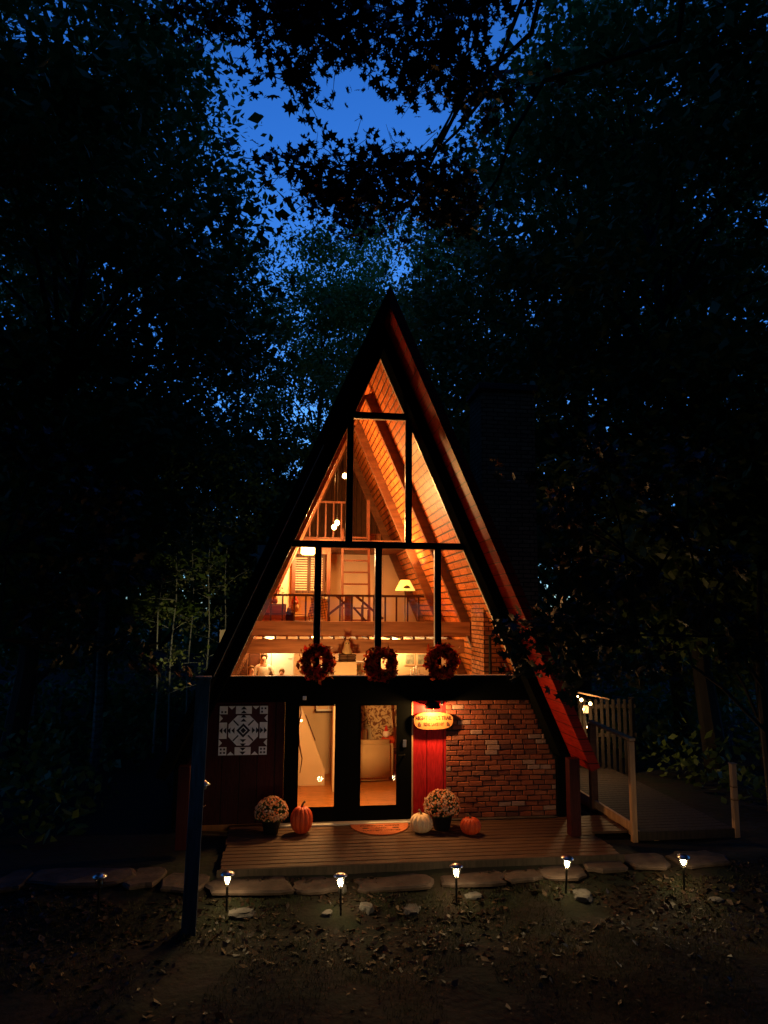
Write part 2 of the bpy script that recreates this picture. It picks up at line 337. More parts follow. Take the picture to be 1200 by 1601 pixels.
for s in (-1, 1):
    slope_slab(s, OV, YB, .03, .14).build('roof_slope', M['shingle'], cab)
    slope_slab(s, .06, YB-.15, 0, .028).build('ceiling', M['ceil'], cab)
    slope_slab(s, OV+.02, -.42, 0, .028).build('soffit', M['soffit'] if s > 0 else M['trim'], cab)  # left side takes the dark trim colour in place of shade
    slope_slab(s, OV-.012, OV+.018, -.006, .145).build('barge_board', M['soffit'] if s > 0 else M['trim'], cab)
    if s < 0: slope_slab(s, OV-.03, OV-.014, .0, .012, 2.45, 6.0).build('lit_edge_strip', M['cream'], cab)  # pale strip painting the line of light along the left roof edge
    MB().prism([(s*gx(1.0), 1.0), (s*0, ZA), (s*0, ZR), (s*rx(1.0), 1.0)][::s], -.08, .055).build('front_rafter', M['trim'], cab, bevel=.004)
    MB().prism([(s*gx(1.05), 1.05), (s*0, ZA), (s*0, ZR-.002), (s*(rx(1.05)-.002), 1.05)][::s], -.42, -.082).build('outer_rafter', M['trim'], cab, bevel=.004)
    # knee walls and front posts
    MB().box(min(s*3.08, s*3.22), max(s*3.08, s*3.22), .05, YB, -.2, 1.02).build('knee_wall', M['maroon'], cab)
    MB().box(min(s*2.88, s*3.05), max(s*2.88, s*3.05), OV+.05, OV+.22, .004, 1.16)  .build('corner_post', M['maroon'], cab, bevel=.006)
    MB().box(min(s*3.09, s*3.26), max(s*3.09, s*3.26), -.05, .048, .002, 1.0).build('corner_board', M['trim'], cab, bevel=.004)
    for yy in (2.5, 5.05, 7.7):
        mb = MB(); z0, z1 = 1.05, 8.0
        a = Vector((s*(rx(z0)-.10), yy, z0)); b = Vector((s*(rx(z1)-.10), yy, z1))
        mb.beam(a, b, .13, .20, up=(s*.9, 0, .4)).build('rafter', M['beam'], cab, bevel=.006)
MB().prism([(-3.2, 0), (3.2, 0), (3.2, 1.0), (0, ZR), (-3.2, 1.0)], YB-.14, YB).build('rear_wall', M['gable'], cab)
# lower front: maroon wall, sill beam, red panel, jambs
MB().prism([(-3.085, .03), (-1.531, .03), (-1.531, 1.93), (-gx(1.93)+.0, 1.93), (-gx(1.0), 1.0), (-3.085, 1.0)], 0, .1).build('maroon_wall', M['maroon'], cab)
MB().prism([(-gx(1.935), 1.935), (gx(1.935), 1.935), (gx(2.33), 2.33), (-gx(2.33), 2.33)], -.075, .11).build('sill_beam', M['trim'], cab, bevel=.004)
MB().box(.60, 1.165, .0, .08, .03, 1.93).build('red_panel', M['redwall'], cab)
MB().box(.577, .60, -.03, .06, .03, 1.93).build('door_jamb', M['matedge'], cab)
# glazing bars
def bar(x0, x1, z0, z1, nm='mullion'): MB().box(x0, x1, -.05, .07, z0, z1).build(nm, M['trim'], cab, bevel=.004)
bar(-gx(6.89)-.03, gx(6.89)+.03, 6.80, 6.893, 'transom'); bar(-gx(4.6)-.03, gx(4.6)+.03, 4.505, 4.60, 'transom')
for x in (-.521, .521): bar(x-.048, x+.048, 4.602, 6.798)
for x in (-1.038, 0, 1.038): bar(x-.046, x+.046, 2.332, 4.503)
mb = MB().box(-gx(2.33)+.03, gx(2.33)-.03, .06, .16, 2.30, 2.345).build('window_sill', M['cream'], cab)
def pane(pts):
    o = MB().prism(pts, .01, .016).build('window_pane', M['glass'], cab); c_ = Vector((sum(p[0] for p in pts)/len(pts), 0, sum(p[1] for p in pts)/len(pts))); q = MB()
    n = len(pts)
    ins = []                                                # pale inner bead round the pane
    for i in range(n):
        a, b, c = (Vector((pts[(i+k)%n][0], pts[(i+k)%n][1])) for k in (-1, 0, 1))
        e1 = (b-a).normalized(); e2 = (c-b).normalized(); n1 = Vector((-e1.y, e1.x)); n2 = Vector((-e2.y, e2.x))
        if n1.dot(Vector((c_.x, c_.z))-b) < 0: n1 = -n1
        if n2.dot(Vector((c_.x, c_.z))-b) < 0: n2 = -n2
        h = (n1+n2).normalized(); ins.append(b+h*(.013/max(.35, h.dot(n1))))
    for i in range(n):
        j_ = (i+1) % n; A, B = pts[i], pts[j_]; C_, D_ = ins[i], ins[j_]
        v_ = [(A[0], y, A[1]) for y in (.018, .075)]+[(B[0], y, B[1]) for y in (.018, .075)]+[(C_.x, y, C_.y) for y in (.018, .075)]+[(D_.x, y, D_.y) for y in (.018, .075)]
        q.add(v_, [(0, 2, 6, 4), (4, 6, 7, 5), (1, 5, 7, 3)])
    q.build('glazing_bead', M['white'], o)
e = .01
pane([(-gx(6.893), 6.893), (gx(6.893), 6.893), (0, ZA)])
pane([(-.473, 4.6), (.473, 4.6), (.473, 6.80), (-.473, 6.80)])
zt = ZA-.569/T
for s in (-1, 1): pane([(s*.569, 4.6), (s*gx(4.6), 4.6), (s*.569, zt)][::s])
for a, b in ((-.992, -.046), (.046, .992)): pane([(a, 2.335), (b, 2.335), (b, 4.505), (a, 4.505)])
for s in (-1, 1): pane([(s*1.084, 2.335), (s*gx(2.335), 2.335), (s*gx(4.505), 4.505), (s*1.084, 4.505)][::s])
# doors
def door(x0, x1, gx0, gx1, handle):
    d = MB()
    z0, z1, g0, g1 = .035, 2.0, .248, 1.878
    d.box(x0, gx0, -.02, .03, z0, z1); d.box(gx1, x1, -.02, .03, z0, z1)
    d.box(gx0, gx1, -.018, .028, z0, g0); d.box(gx0, gx1, -.018, .028, g1, 1.932)
    o = d.build('glass_door', M['trim'], cab)
    MB().box(gx0, gx1, .0, .006, g0, g1).build('door_glass', M['glass'], o)
    q = MB(); w_ = .018
    q.box(gx0, gx0+w_, -.024, -.0185, g0, g1).box(gx1-w_, gx1, -.024, -.0185, g0, g1).box(gx0+w_, gx1-w_, -.024, -.0185, g0, g0+w_).box(gx0+w_, gx1-w_, -.024, -.0185, g1-w_, g1)
    q.build('glazing_bead', M['trim'], o)
    if handle:
        h = MB().box(.425, .485, -.045, -.0205, 1.18, 1.30); h.build('door_lock', M['steel'], o, bevel=.006)
        h = MB().tube([(.455, -.02, 1.06), (.455, -.07, 1.06)], .014).tube([(.455, -.07, 1.06), (.35, -.07, 1.06)], .010)
        h.build('door_handle', M['blackmetal'], o)
door(-1.53, -.50, -1.313, -.69, False); door(-.498, .575, -.2945, .336, True)
MB().box(-1.60, .64, -.16, .0, .003, .03).build('threshold', M['edge'], cab, bevel=.004)
MB().box(-1.25, -1.19, -.11, -.076, 1.97, 2.03).build('door_sensor', M['quiltw'], cab, bevel=.004)
# brick front wall, every brick modelled
bk = MB(); row = .0835; z = .03; k = 0
while z < 1.92:
    z1 = min(z+row-.014, 1.93); x = 1.17-(.12 if k % 2 else 0)-rnd.uniform(0, .02)
    lim = min(3.07, gx(z1)-.005)
    while x < lim-.03:
        L = rnd.uniform(.185, .225); a = max(x, 1.172); b = min(x+L, lim)
        if b-a > .03:
            d = rnd.uniform(-.006, .008); jz = rnd.uniform(-.004, .004); tw = rnd.uniform(-.004, .004)
            vs = []
            for yy, q in ((.03, 0), (-.012-d, 0), (-.020-d, .007)):
                vs += [(a+q, yy, z+q+jz), (b-q, yy+tw, z+q+jz+tw), (b-q, yy+tw, z1-q+jz+tw*.5), (a+q, yy, z1-q+jz)]
            fs = [(8, 9, 10, 11)]
            for l in (0, 4): fs += [(l+i, l+(i+1) % 4, l+4+(i+1) % 4, l+4+i) for i in range(4)]
            bk.add(vs, fs)
        x += L+.014+rnd.uniform(0, .006)
    z += row; k += 1
bk.build('brick_wall', M['brick'], cab)
MB().prism([(1.166, .02), (3.085, .02), (3.085, .98), (gx(1.93), 1.934), (1.166, 1.934)], .0, .1).build('mortar_bed', M['mortar'], cab)
MB().box(1.2, 3.05, -.10, -.03, .004, .03).build('brick_ledge', M['stone'], cab, bevel=.01)
# chimney
ch = MB().box(2.12, 3.2, 1.0, 1.9, .002, 7.75); cho = ch.build('chimney', M['brickproc'], cab)
MB().box(2.06, 3.26, .94, 1.96, 7.752, 7.88).build('chimney_cap', M['stone'], cho, bevel=.01)
MB().tube([(2.22, .93, 1.5), (2.22, .93, 3.0)], .028).build('flue_pipe', M['black'], cho)
MB().slab([(1.3, .5), (2.12, .9), (3.0, .9), (3.0, .2), (1.6, .2)], 2.12, 2.2).build('mantel_shelf', M['fascia'], cab)
# interior floors
MB().box(-3.07, 3.07, .11, 3.55, -.12, 0).build('lower_floor', M['floorwood'], cab)
MB().box(-3.07, 3.07, 3.56, 3.68, -.1, 1.72).build('half_wall', M['cream'], cab)
MB().box(-3.07, 3.07, 3.69, YB-.15, .60, .75).build('main_floor', M['floorwood'], cab)
lf = MB(); lf.box(-rx(2.93)+.1, rx(2.93)-.1, 2.56, YB-.15, 2.90, 2.93).build('loft_floor', M['floorwood'], cab)
MB().box(-rx(3.2)+.02, rx(3.21)-.02, 2.42, 2.54, 2.93, 3.21).build('loft_fascia', M['fascia'], cab, bevel=.006)
MB().box(-rx(2.9)+.02, rx(2.85)-.3, 2.44, 2.56, 2.57, 2.85).build('lower_fascia', M['fascia'], cab, bevel=.006)
j = MB()
for i in range(17): x = -2.0+i*.235; j.box(x-.02, x+.02, 2.45, 4.5, 2.852, 2.898)
j.build('joists', M['beam'], cab)
MB().box(-rx(4.9)+.04, rx(4.9)-.04, 5.25, YB-.15, 5.00, 5.15).build('upper_loft_floor', M['beam'], cab)
MB().box(-rx(2.9)+.05, rx(2.9)-.05, 8.0, 8.06, 2.932, 4.998).build('loft_wall', M['cream'], cab)
MB().box(-rx(3)+.05, -1.44, 5.5, 5.56, 2.932, 4.998).build('partition_wall', M['cream'], cab)
MB().box(-rx(.76)+.05, rx(.76)-.05, 7.2, 7.26, .752, 2.898).build('kitchen_wall', M['cream'], cab)
for x in (-1.40, -.55): MB().box(x-.045, x+.045, 5.40, 5.499, 2.932, 4.997).build('loft_post', M['rail'], cab)
MB().box(-1.353, -.597, 5.42, 5.49, 4.80, 4.99).build('door_header', M['rail'], cab)
MB().box(-.30, -.12, 3.44, 3.56, 2.932, 3.76).build('newel_post', M['beam'], cab)
def railing(x0, x1, y, z0, z1, n, nm, mt, xs_=None):
    r = MB(); r.box(x0, x1, y-.03, y+.03, z1-.045, z1)
    for i in range(n): x = x0+(x1-x0)*(i+.5)/n if xs_ is None else xs_[i]; r.box(x-.017, x+.017, y-.017, y+.017, z0, z1-.045)
    return r.build(nm, mt, cab)
railing(-1.98, 1.27, 2.48, 3.212, 3.75, 14, 'loft_railing', M['rail'])
o = railing(-1.52, -.17, 5.30, 5.20, 6.10, 7, 'upper_railing', M['rail']); 
MB().box(-1.52, -.17, 5.27, 5.33, 5.152, 5.20).build('bottom_rail', M['rail'], cab)
MB().box(.36, .44, 5.27, 5.35, 5.152, 6.15).build('upper_post', M['rail'], cab)
sr = MB()                                                    # stair rails seen through the loft railing
sr.beam((-.18, 3.5, 3.70), (-.72, 3.5, 3.28), .04, .05).beam((-.05, 3.5, 3.74), (.55, 3.5, 3.25), .04, .05)
sr.beam((-.5, 3.56, 3.76), (-.2, 3.56, 3.50), .04, .045).beam((-.1, 3.58, 3.50), (.18, 3.58, 3.20), .04, .045)
for x in (-.62, -.40, .08, .22, .36, .5): sr.box(x-.015, x+.015, 3.50, 3.53, 2.932, 3.66-abs(x+.1)*.75+.02)
sr.build('stair_railing', M['rail'], cab)
# half-open stair seen through the left door
MB().prism([(-1.95, .002), (-.72, .002), (-.72, .30), (-1.25, 1.62), (-1.95, 1.62)], 2.55, 2.65).build('stair_side', M['cream'], cab)
MB().beam((-.92, 2.6, .86), (-1.12, 2.6, 1.36), .115, .02, up=(1, 0, .4)).build('stair_cap', M['rail'], cab)

def copyparts(): pass
# ladder
ld = thing('loft_ladder', 'brown wooden ladder leaning up to the small upper loft', 'ladder')
for s in (-1, 1):
    MB().beam((.08+s*.32, 4.75, 2.935), (.08+s*.32, 5.22, 5.40), .05, .09, up=(0, -1, 0)).build('side_rail', M['rail'], ld)
for i in range(8):
    z = 3.20+i*.285; y = 4.75+.47*(z-2.935)/2.465
    MB().box(-.215, .375, y-.03, y+.03, z-.018, z+.018).build('rung', M['rail'], ld)

# ------------------------------------------------------------------ interior furnishings and lamps
WARM = (1, .45, .125)
def pendant(x, y, zb, zc, label, watts, r=.055):
    t = thing('pendant_lamp', label, 'pendant lamp', (x, y, zb), 0, 'bare bulb pendants under the ridge')
    MB().tube([(0, 0, .10), (0, 0, zc-zb)], .006, 6).build('cord', M['blackmetal'], t)
    MB().lathe([(.016, .03), (.022, .04), (.022, .10), (.01, .115)], n=10).build('socket', M['blackmetal'], t)
    MB().ball((0, 0, -.01), r, 12, 8, sq=(1, 1, 1.15)).build('bulb', M['bulb'], t, smooth=True)
    lamp(t, (0, 0, -.02), watts, WARM, .09)
    return t
pendant(-.345, 3.4, 6.40, 8.10, 'highest bare bulb pendant beside the upper left mullion', 22)
pendant(-.485, 3.6, 5.37, 8.0, 'right one of the two low bulb pendants in front of the upper loft rail', 50)
pendant(-.562, 3.4, 5.25, 8.0, 'lowest bare bulb pendant left of its close neighbour', 50)
# ceiling light in alcove
t = thing('ceiling_light', 'glowing frosted glass ceiling light in the alcove doorway', 'ceiling light', (-1.07, 5.2, 4.86))
MB().box(-.17, .17, -.10, .10, -.10, .10).build('diffuser', M['panel'], t, bevel=.03, seg=2)
MB().box(-.19, .19, -.12, .12, .102, .14).build('housing', M['edge'], t)
lamp(t, (0, -.25, -.18), 42, (1, .62, .26), .15)
# floor lamp
def lampshade(t, z, rb, rt, h):
    MB().lathe([(rb, 0), (rb+.004, .01), (rt, h), (rt-.012, h), (rb-.012, .01)], (0, 0, z), 20).build('lamp_shade', M['shade'], t, smooth=True)
t = thing('floor_lamp', 'floor lamp with a glowing bell shade behind the loft railing', 'floor lamp', (1.22, 4.6, 2.932))
MB().lathe([(.13, 0), (.13, .015), (.02, .03), (.011, .05), (.011, .98)], n=12).build('stand', M['blackmetal'], t, smooth=True)
lampshade(t, .97, .235, .11, .25); lamp(t, (0, 0, 1.07), 75, (1, .55, .2), .05); 
mm = MB().prism([(-.09, 0), (.09, 0), (.06, .05), (.0, .07), (-.05, .05)], -.243, -.236); oo = mm.build('shade_motif', M['hair'], t); oo.location = (0, 0, 1.02)
t = thing('table_lamp', 'bright white table lamp beside the plaid chair in the loft', 'table lamp', (-.80, 4.4, 2.932))
MB().lathe([(.07, .0), (.08, .02), (.03, .1), (.05, .3), (.018, .42)], n=12).build('base', M['white'], t, smooth=True)
MB().lathe([(.10, 0), (.10, .22), (.09, .22), (.09, 0)], (0, 0, .44), 16).build('lamp_shade', GLOW('lit_white_shade', (1, .84, .48), 2.6), t, smooth=True)
MB().box(-.16, .16, -.16, .16, -.0, .0).v and None
lamp(t, (0, -.0, .55), 34, (1, .66, .3), .06)
# hutch with dark window behind it
t = thing('hutch', 'wooden hutch with louvred doors in the loft alcove', 'hutch', (-1.0, 6.4, 2.932))
MB().box(-.42, .42, 0, .35, 0, 1.95).build('carcass', M['gable'], t, bevel=.01)
for s in (-1, 1):
    q = MB()
    for i in range(14): q.box(s*.2-.15, s*.2+.15, -.02, -.002, 1.0+i*.062, 1.03+i*.062)
    q.build('louvre_door', M['cream'], t)
    MB().box(s*.2-.16, s*.2+.16, -.025, -.002, .62, .9).build('drawer', M['art'], t)
t = thing('dresser', 'low dark wooden dresser at the left end of the loft railing', 'dresser', (-1.86, 3.2, 2.932))
MB().box(-.30, .30, -.2, .2, .0, .62).build('carcass', M['beam'], t, bevel=.01)
for i in range(3): MB().box(-.27, .27, -.215, -.202, .05+i*.19, .21+i*.19).build('drawer', M['fascia'], t, bevel=.004)
# vase with dried flowers
def leafcloud(n, cen, rad, size, seed, flat=1.0, star=False):
    r = np.random.default_rng(seed); c = np.asarray(cen)+r.normal(size=(n, 3))*np.asarray(rad)
    return quads(c, size, r, flat, star)
def quads(c, size, r, flat=1.0, star=False):
    n = len(c); nm = r.normal(size=(n, 3)); nm[:, 2] = nm[:, 2]*1.0+np.sign(nm[:, 2]+1e-9)*flat*.7
    nm /= np.linalg.norm(nm, axis=1)[:, None]
    a = np.cross(nm, r.normal(size=(n, 3))); a /= np.linalg.norm(a, axis=1)[:, None]; b = np.cross(nm, a)
    s = (size*r.choice([.6, .8, 1, 1.25, 1.6], n)*r.uniform(.85, 1.15, n))[:, None]
    if not star:
        P = np.stack([c-a*s*.55, c+b*s*.30-nm*s*.06, c+a*s*.55, c-b*s*.30-nm*s*.06], 1)
        return P.reshape(-1, 3), np.arange(4*n).reshape(n, 4)
    # maple leaf outline
    o = [(0, -.55), (.10, -.16), (.34, -.30), (.30, -.08), (.58, -.02), (.40, .14), (.46, .34), (.20, .22), (.14, .36), (0, .62),
         (-.14, .36), (-.20, .22), (-.46, .34), (-.40, .14), (-.58, -.02), (-.30, -.08), (-.34, -.30), (-.10, -.16)]
    k = len(o)+1
    P = [c+0*a]+[c+a*s*x+b*s*y-nm*s*.34*(x*x+y*y) for x, y in o]
    P = np.stack(P, 1).reshape(-1, 3)
    base = (np.arange(n)*k)[:, None, None]
    T_ = np.array([(0, i+1, (i+1) % len(o)+1) for i in range(len(o))])[None]
    return P, (base+T_).reshape(-1, 3)
t = thing('flower_vase', 'vase of dried flowers on the dresser in the loft', 'vase', (-1.80, 3.15, 3.555))
MB().lathe([(.04, 0), (.065, .05), (.05, .12), (.03, .16), (.04, .19)], n=12).build('vase', M['fascia'], t, smooth=True)
P, Fq = leafcloud(170, (.02, 0, .32), (.07, .07, .075), .045, 5); npmesh('flowers', P, Fq, M['wreath'], t)
st_ = MB()
for i in range(9): a = i*.7; st_.tube([(0, 0, .17), (.09*math.cos(a), .09*math.sin(a), .36)], .004, 4)
st_.build('stems', M['stem'], t)
# chair with plaid blanket and cushion doll
t = thing('armchair', 'beige loft armchair facing the railing', 'armchair', (-1.12, 3.45, 2.932))
MB().box(-.32, .32, -.25, .3, .12, .42).build('seat', M['sofa'], t, bevel=.05, seg=3)
MB().box(-.34, .34, .2, .36, .2, .86).build('backrest', M['sofa'], t, bevel=.06, seg=3)
for s in (-1, 1): MB().box(s*.36-.07, s*.36+.07, -.25, .3, .0, .58).build('armrest', M['sofa'], t, bevel=.04, seg=3)
t = thing('plaid_blanket', 'black and cream plaid blanket draped over the armchair', 'blanket', (-.95, 3.12, 2.932))
v = []; f = []
for i in range(9):
    for k in range(9):
        x = i/8*.36-.12; zz = .80-k/8*.74
        v.append((x+.03*math.sin(k), -.02-.05*(k/8)+.015*math.sin(i*1.7+k*.4), zz))
f = [(i*9+k, (i+1)*9+k, (i+1)*9+k+1, i*9+k+1) for i in range(8) for k in range(8)]
b_ = MB().add(v, f).build('blanket', M['plaid'], t, smooth=True)
so_ = b_.modifiers.new('thick', 'SOLIDIFY'); so_.thickness = .012
t = thing('stuffed_doll', 'red hooded stuffed doll sitting on the armchair arm in the loft', 'doll', (-1.38, 3.15, 3.40))
MB().ball((0, 0, .07), .09, sq=(1, .9, 1.1)).build('body', M['sofa'], t, smooth=True)
MB().lathe([(.07, .16), (.065, .22), (.03, .30), (.004, .34)], n=12).build('hood', M['red'], t, smooth=True)
MB().ball((0, -.03, .19), .05).build('face', M['skin'], t, smooth=True)
t = thing('cushion', 'dark red cushion beside the doll on the armchair', 'cushion', (-1.52, 3.12, 3.16))
MB().ball((0, 0, .12), .15, sq=(1, .5, .8)).build('cover', M['wreath'], t, smooth=True)
t = thing('switch_plate', 'small black thermostat on the wall left of the ladder', 'thermostat', (-.43, 7.985, 4.35))
MB().box(-.045, .045, -.03, .0, -.11, .11).build('case', M['black'], t, bevel=.005); MB().box(-.03, .03, -.034, -.0305, 0, .07).build('dial', M['blackmetal'], t)
t = thing('storage_box', 'small wooden box on the upper loft floor beside the post', 'box', (.62, 5.7, 5.152))
MB().box(-.14, .14, -.12, .12, 0, .16).build('case', M['gable'], t, bevel=.006); MB().box(-.15, .15, -.13, .13, .161, .19).build('lid', M['rail'], t, bevel=.004)
# main level, seen over the sill
t = thing('refrigerator', 'cream refrigerator behind the man in the white shirt', 'refrigerator', (-1.70, 5.0, .752))
MB().box(-.36, .36, -.02, .6, .02, 1.68).build('cabinet', M['white'], t, bevel=.02, seg=2)
MB().box(-.355, .355, -.07, -.022, .06, 1.10).build('door', M['white'], t, bevel=.015, seg=2)
MB().box(-.355, .355, -.07, -.022, 1.12, 1.67).build('freezer_door', M['white'], t, bevel=.015, seg=2)
MB().box(.22, .31, -.078, -.071, 1.54, 1.57).build('badge', M['steel'], t)
for z in (.8, 1.25): MB().tube([(-.30, -.10, z), (-.30, -.10, z+.2)], .010).build('handle', M['steel'], t)
t = thing('kitchen_cabinet', 'orange pine wall cupboards left of the refrigerator', 'cupboard', (-2.28, 5.2, 1.95))
MB().box(-.42, .16, 0, .5, -.35, .85).build('carcass', M['fascia'], t, bevel=.01)
for i in (-1, 1): MB().box(-.13+i*.14-.13, -.13+i*.14+.13, -.025, -.002, -.3, .5).build('cupboard_door', M['rail'], t, bevel=.012)
t = thing('kitchen_pendant', 'small dark pendant hanging beside the man from the loft beam', 'pendant lamp', (-1.84, 3.25, 2.06))
MB().tube([(0, 0, .09), (0, 0, .83)], .006, 5).build('cord', M['black'], t)
MB().lathe([(.05, 0), (.045, .03), (.02, .08), (.01, .10)], n=12).build('lamp_shade', M['beam'], t, smooth=True)
MB().ball((0, 0, .01), .022).build('bulb', M['bulb'], t, smooth=True)
t = thing('bookcase', 'cream bookcase standing behind the left wreath', 'bookcase', (-.22, 4.2, .752))
q = MB(); q.box(-.40, .42, .28, .31, 0, 1.50)
for x in (-.40, -.0, .41): q.box(x, x+.02, 0, .278, 0, 1.50)
for z in (.0, .5, 1.0, 1.50): q.box(-.41, .44, -.01, .31, z, z+.025)
q.build('carcass', M['white'], t)
x = -.36
for i in range(4):
    wd = rnd.uniform(.03, .055); h = rnd.uniform(.24, .34)
    bo = thing('book', ['tall cream book leftmost above the bookcase', 'dark brown book second in the row on the bookcase', 'pale book third in the row on the bookcase', 'thin red book at the right end of the bookcase row'][i], 'book', (x, 4.22, 2.278), 0, 'books standing on the bookcase')
    c_ = [M['paper'], M['beam'], M['cream'], M['red']][i]
    MB().box(0, wd, 0, .006, 0, h).box(0, .004, .006, .18, 0, h).box(wd-.004, wd, .006, .18, 0, h).build('cover', c_, bo); MB().box(.005, wd-.005, .007, .175, .005, h-.008).build('pages', M['paper'], bo)
    x += wd+.006
t = thing('photo_frame', 'small gilt picture frame between the left and middle wreaths', 'picture frame', (.04, 4.15, 2.05))
MB().box(-.13, .13, 0, .02, 0, .20).build('frame', M['sofa'], t, bevel=.008); MB().box(-.09, .09, -.004, -.001, .04, .16).build('picture', M['art'], t)
t = thing('figurine', 'carved owl-like figurine with pointed ears on a small crate', 'figurine', (-.34, 2.2, 2.575))
MB().lathe([(.10, 0), (.11, .03), (.085, .10), (.06, .16), (.065, .20), (.05, .25), (.02, .27)], n=14).build('body', M['sofa'], t, smooth=True)
for s in (-1, 1): MB().tube([(s*.03, 0, .24), (s*.075, 0, .33)], [.022, .003], 6).build('ear', M['gable'], t); MB().ball((s*.022, -.055, .205), .012).build('eye', M['black'], t, smooth=True)
t = thing('crate', 'small wooden crate under the carved figurine', 'crate', (-.34, 2.2, 2.432))
q = MB()
for z in (0, .05, .10): q.box(-.17, .17, -.12, -.105, z, z+.035); q.box(-.17, .17, .105, .12, z, z+.035); q.box(-.17, -.155, -.104, .104, z, z+.035); q.box(.155, .17, -.104, .104, z, z+.035)
q.build('slats', M['gable'], t); MB().box(-.154, .154, -.104, .104, .0, .012).build('base', M['gable'], t)
MB().box(-.60, -.16, 2.02, 2.38, .002, 2.43).build('cabinet_top', M['cream'], cab)
for i in range(2):
    t = thing('wall_print', ['framed line drawing left of its twin above the right wreath gap', 'framed line drawing right of its twin next to the right wreath'][i], 'framed print', (1.34+i*.28, 4.6, 2.31), 0, 'pair of framed drawings')
    MB().box(-.135, .135, 0, .02, -.15, .15).build('frame', M['cream'], t, bevel=.006); MB().box(-.095, .095, -.005, -.001, -.11, .11).build('picture', M['art'], t)
MB().box(.3, 2.2, 4.62, 4.70, .752, 2.898).build('alcove_wall', M['cream'], cab)
t = thing('candle_cluster', 'white candles in front of the framed drawings', 'candles', (1.42, 4.3, 1.98))
for i in range(4): MB().lathe([(.018, 0), (.018, .12+.04*(i % 3)), (.004, .13+.04*(i % 3))], (i*.06-.1, 0, .0), 8).build('candle', M['white'], t)
MB().box(-.2, .2, -.1, .1, -1.22, -.001).build('pedestal', M['gable'], t)
# hidden-from-view but real ceiling lamps of the kitchen and of the entrance room
def dome(x, y, z, label, wts, c=WARM):
    t = thing('ceiling_lamp', label, 'ceiling lamp', (x, y, z), 0, 'dome ceiling lamps')
    MB().lathe([(.02, -.10), (.10, -.085), (.15, -.04), (.16, 0)], n=18).build('diffuser', M['panel'], t, smooth=True)
    MB().lathe([(.17, .001), (.17, .02)], n=18).build('base', M['edge'], t)
    lamp(t, (0, 0, -.2), wts, c, .12); return t
dome(-.9, 5.6, 2.87, 'dome ceiling lamp over the kitchen end of the main room', 15, (1, .60, .24))
dome(.9, 4.0+.3, 2.87, 'dome ceiling lamp over the right side of the main room', 12, (1, .58, .22))
dome(-.60, .42, 1.90, 'dome ceiling lamp under the lintel inside the glass doors', 30, (1, .56, .19))
dome(-1.9, 4.6, 2.87, 'dome ceiling lamp above the dining table', 9, (1, .62, .26))
# table edge with people
t = thing('dining_table', 'dining table with glassware in front of the seated group', 'table', (-2.1, 4.25, .752))
MB().box(-.5, .62, -.25, .25, .70, .74).build('tabletop', M['rail'], t, bevel=.008)
for sx in (-.44, .56):
    for sy in (-.2, .2): MB().box(sx-.03, sx+.03, sy-.03, sy+.03, 0, .699).build('leg', M['rail'], t)

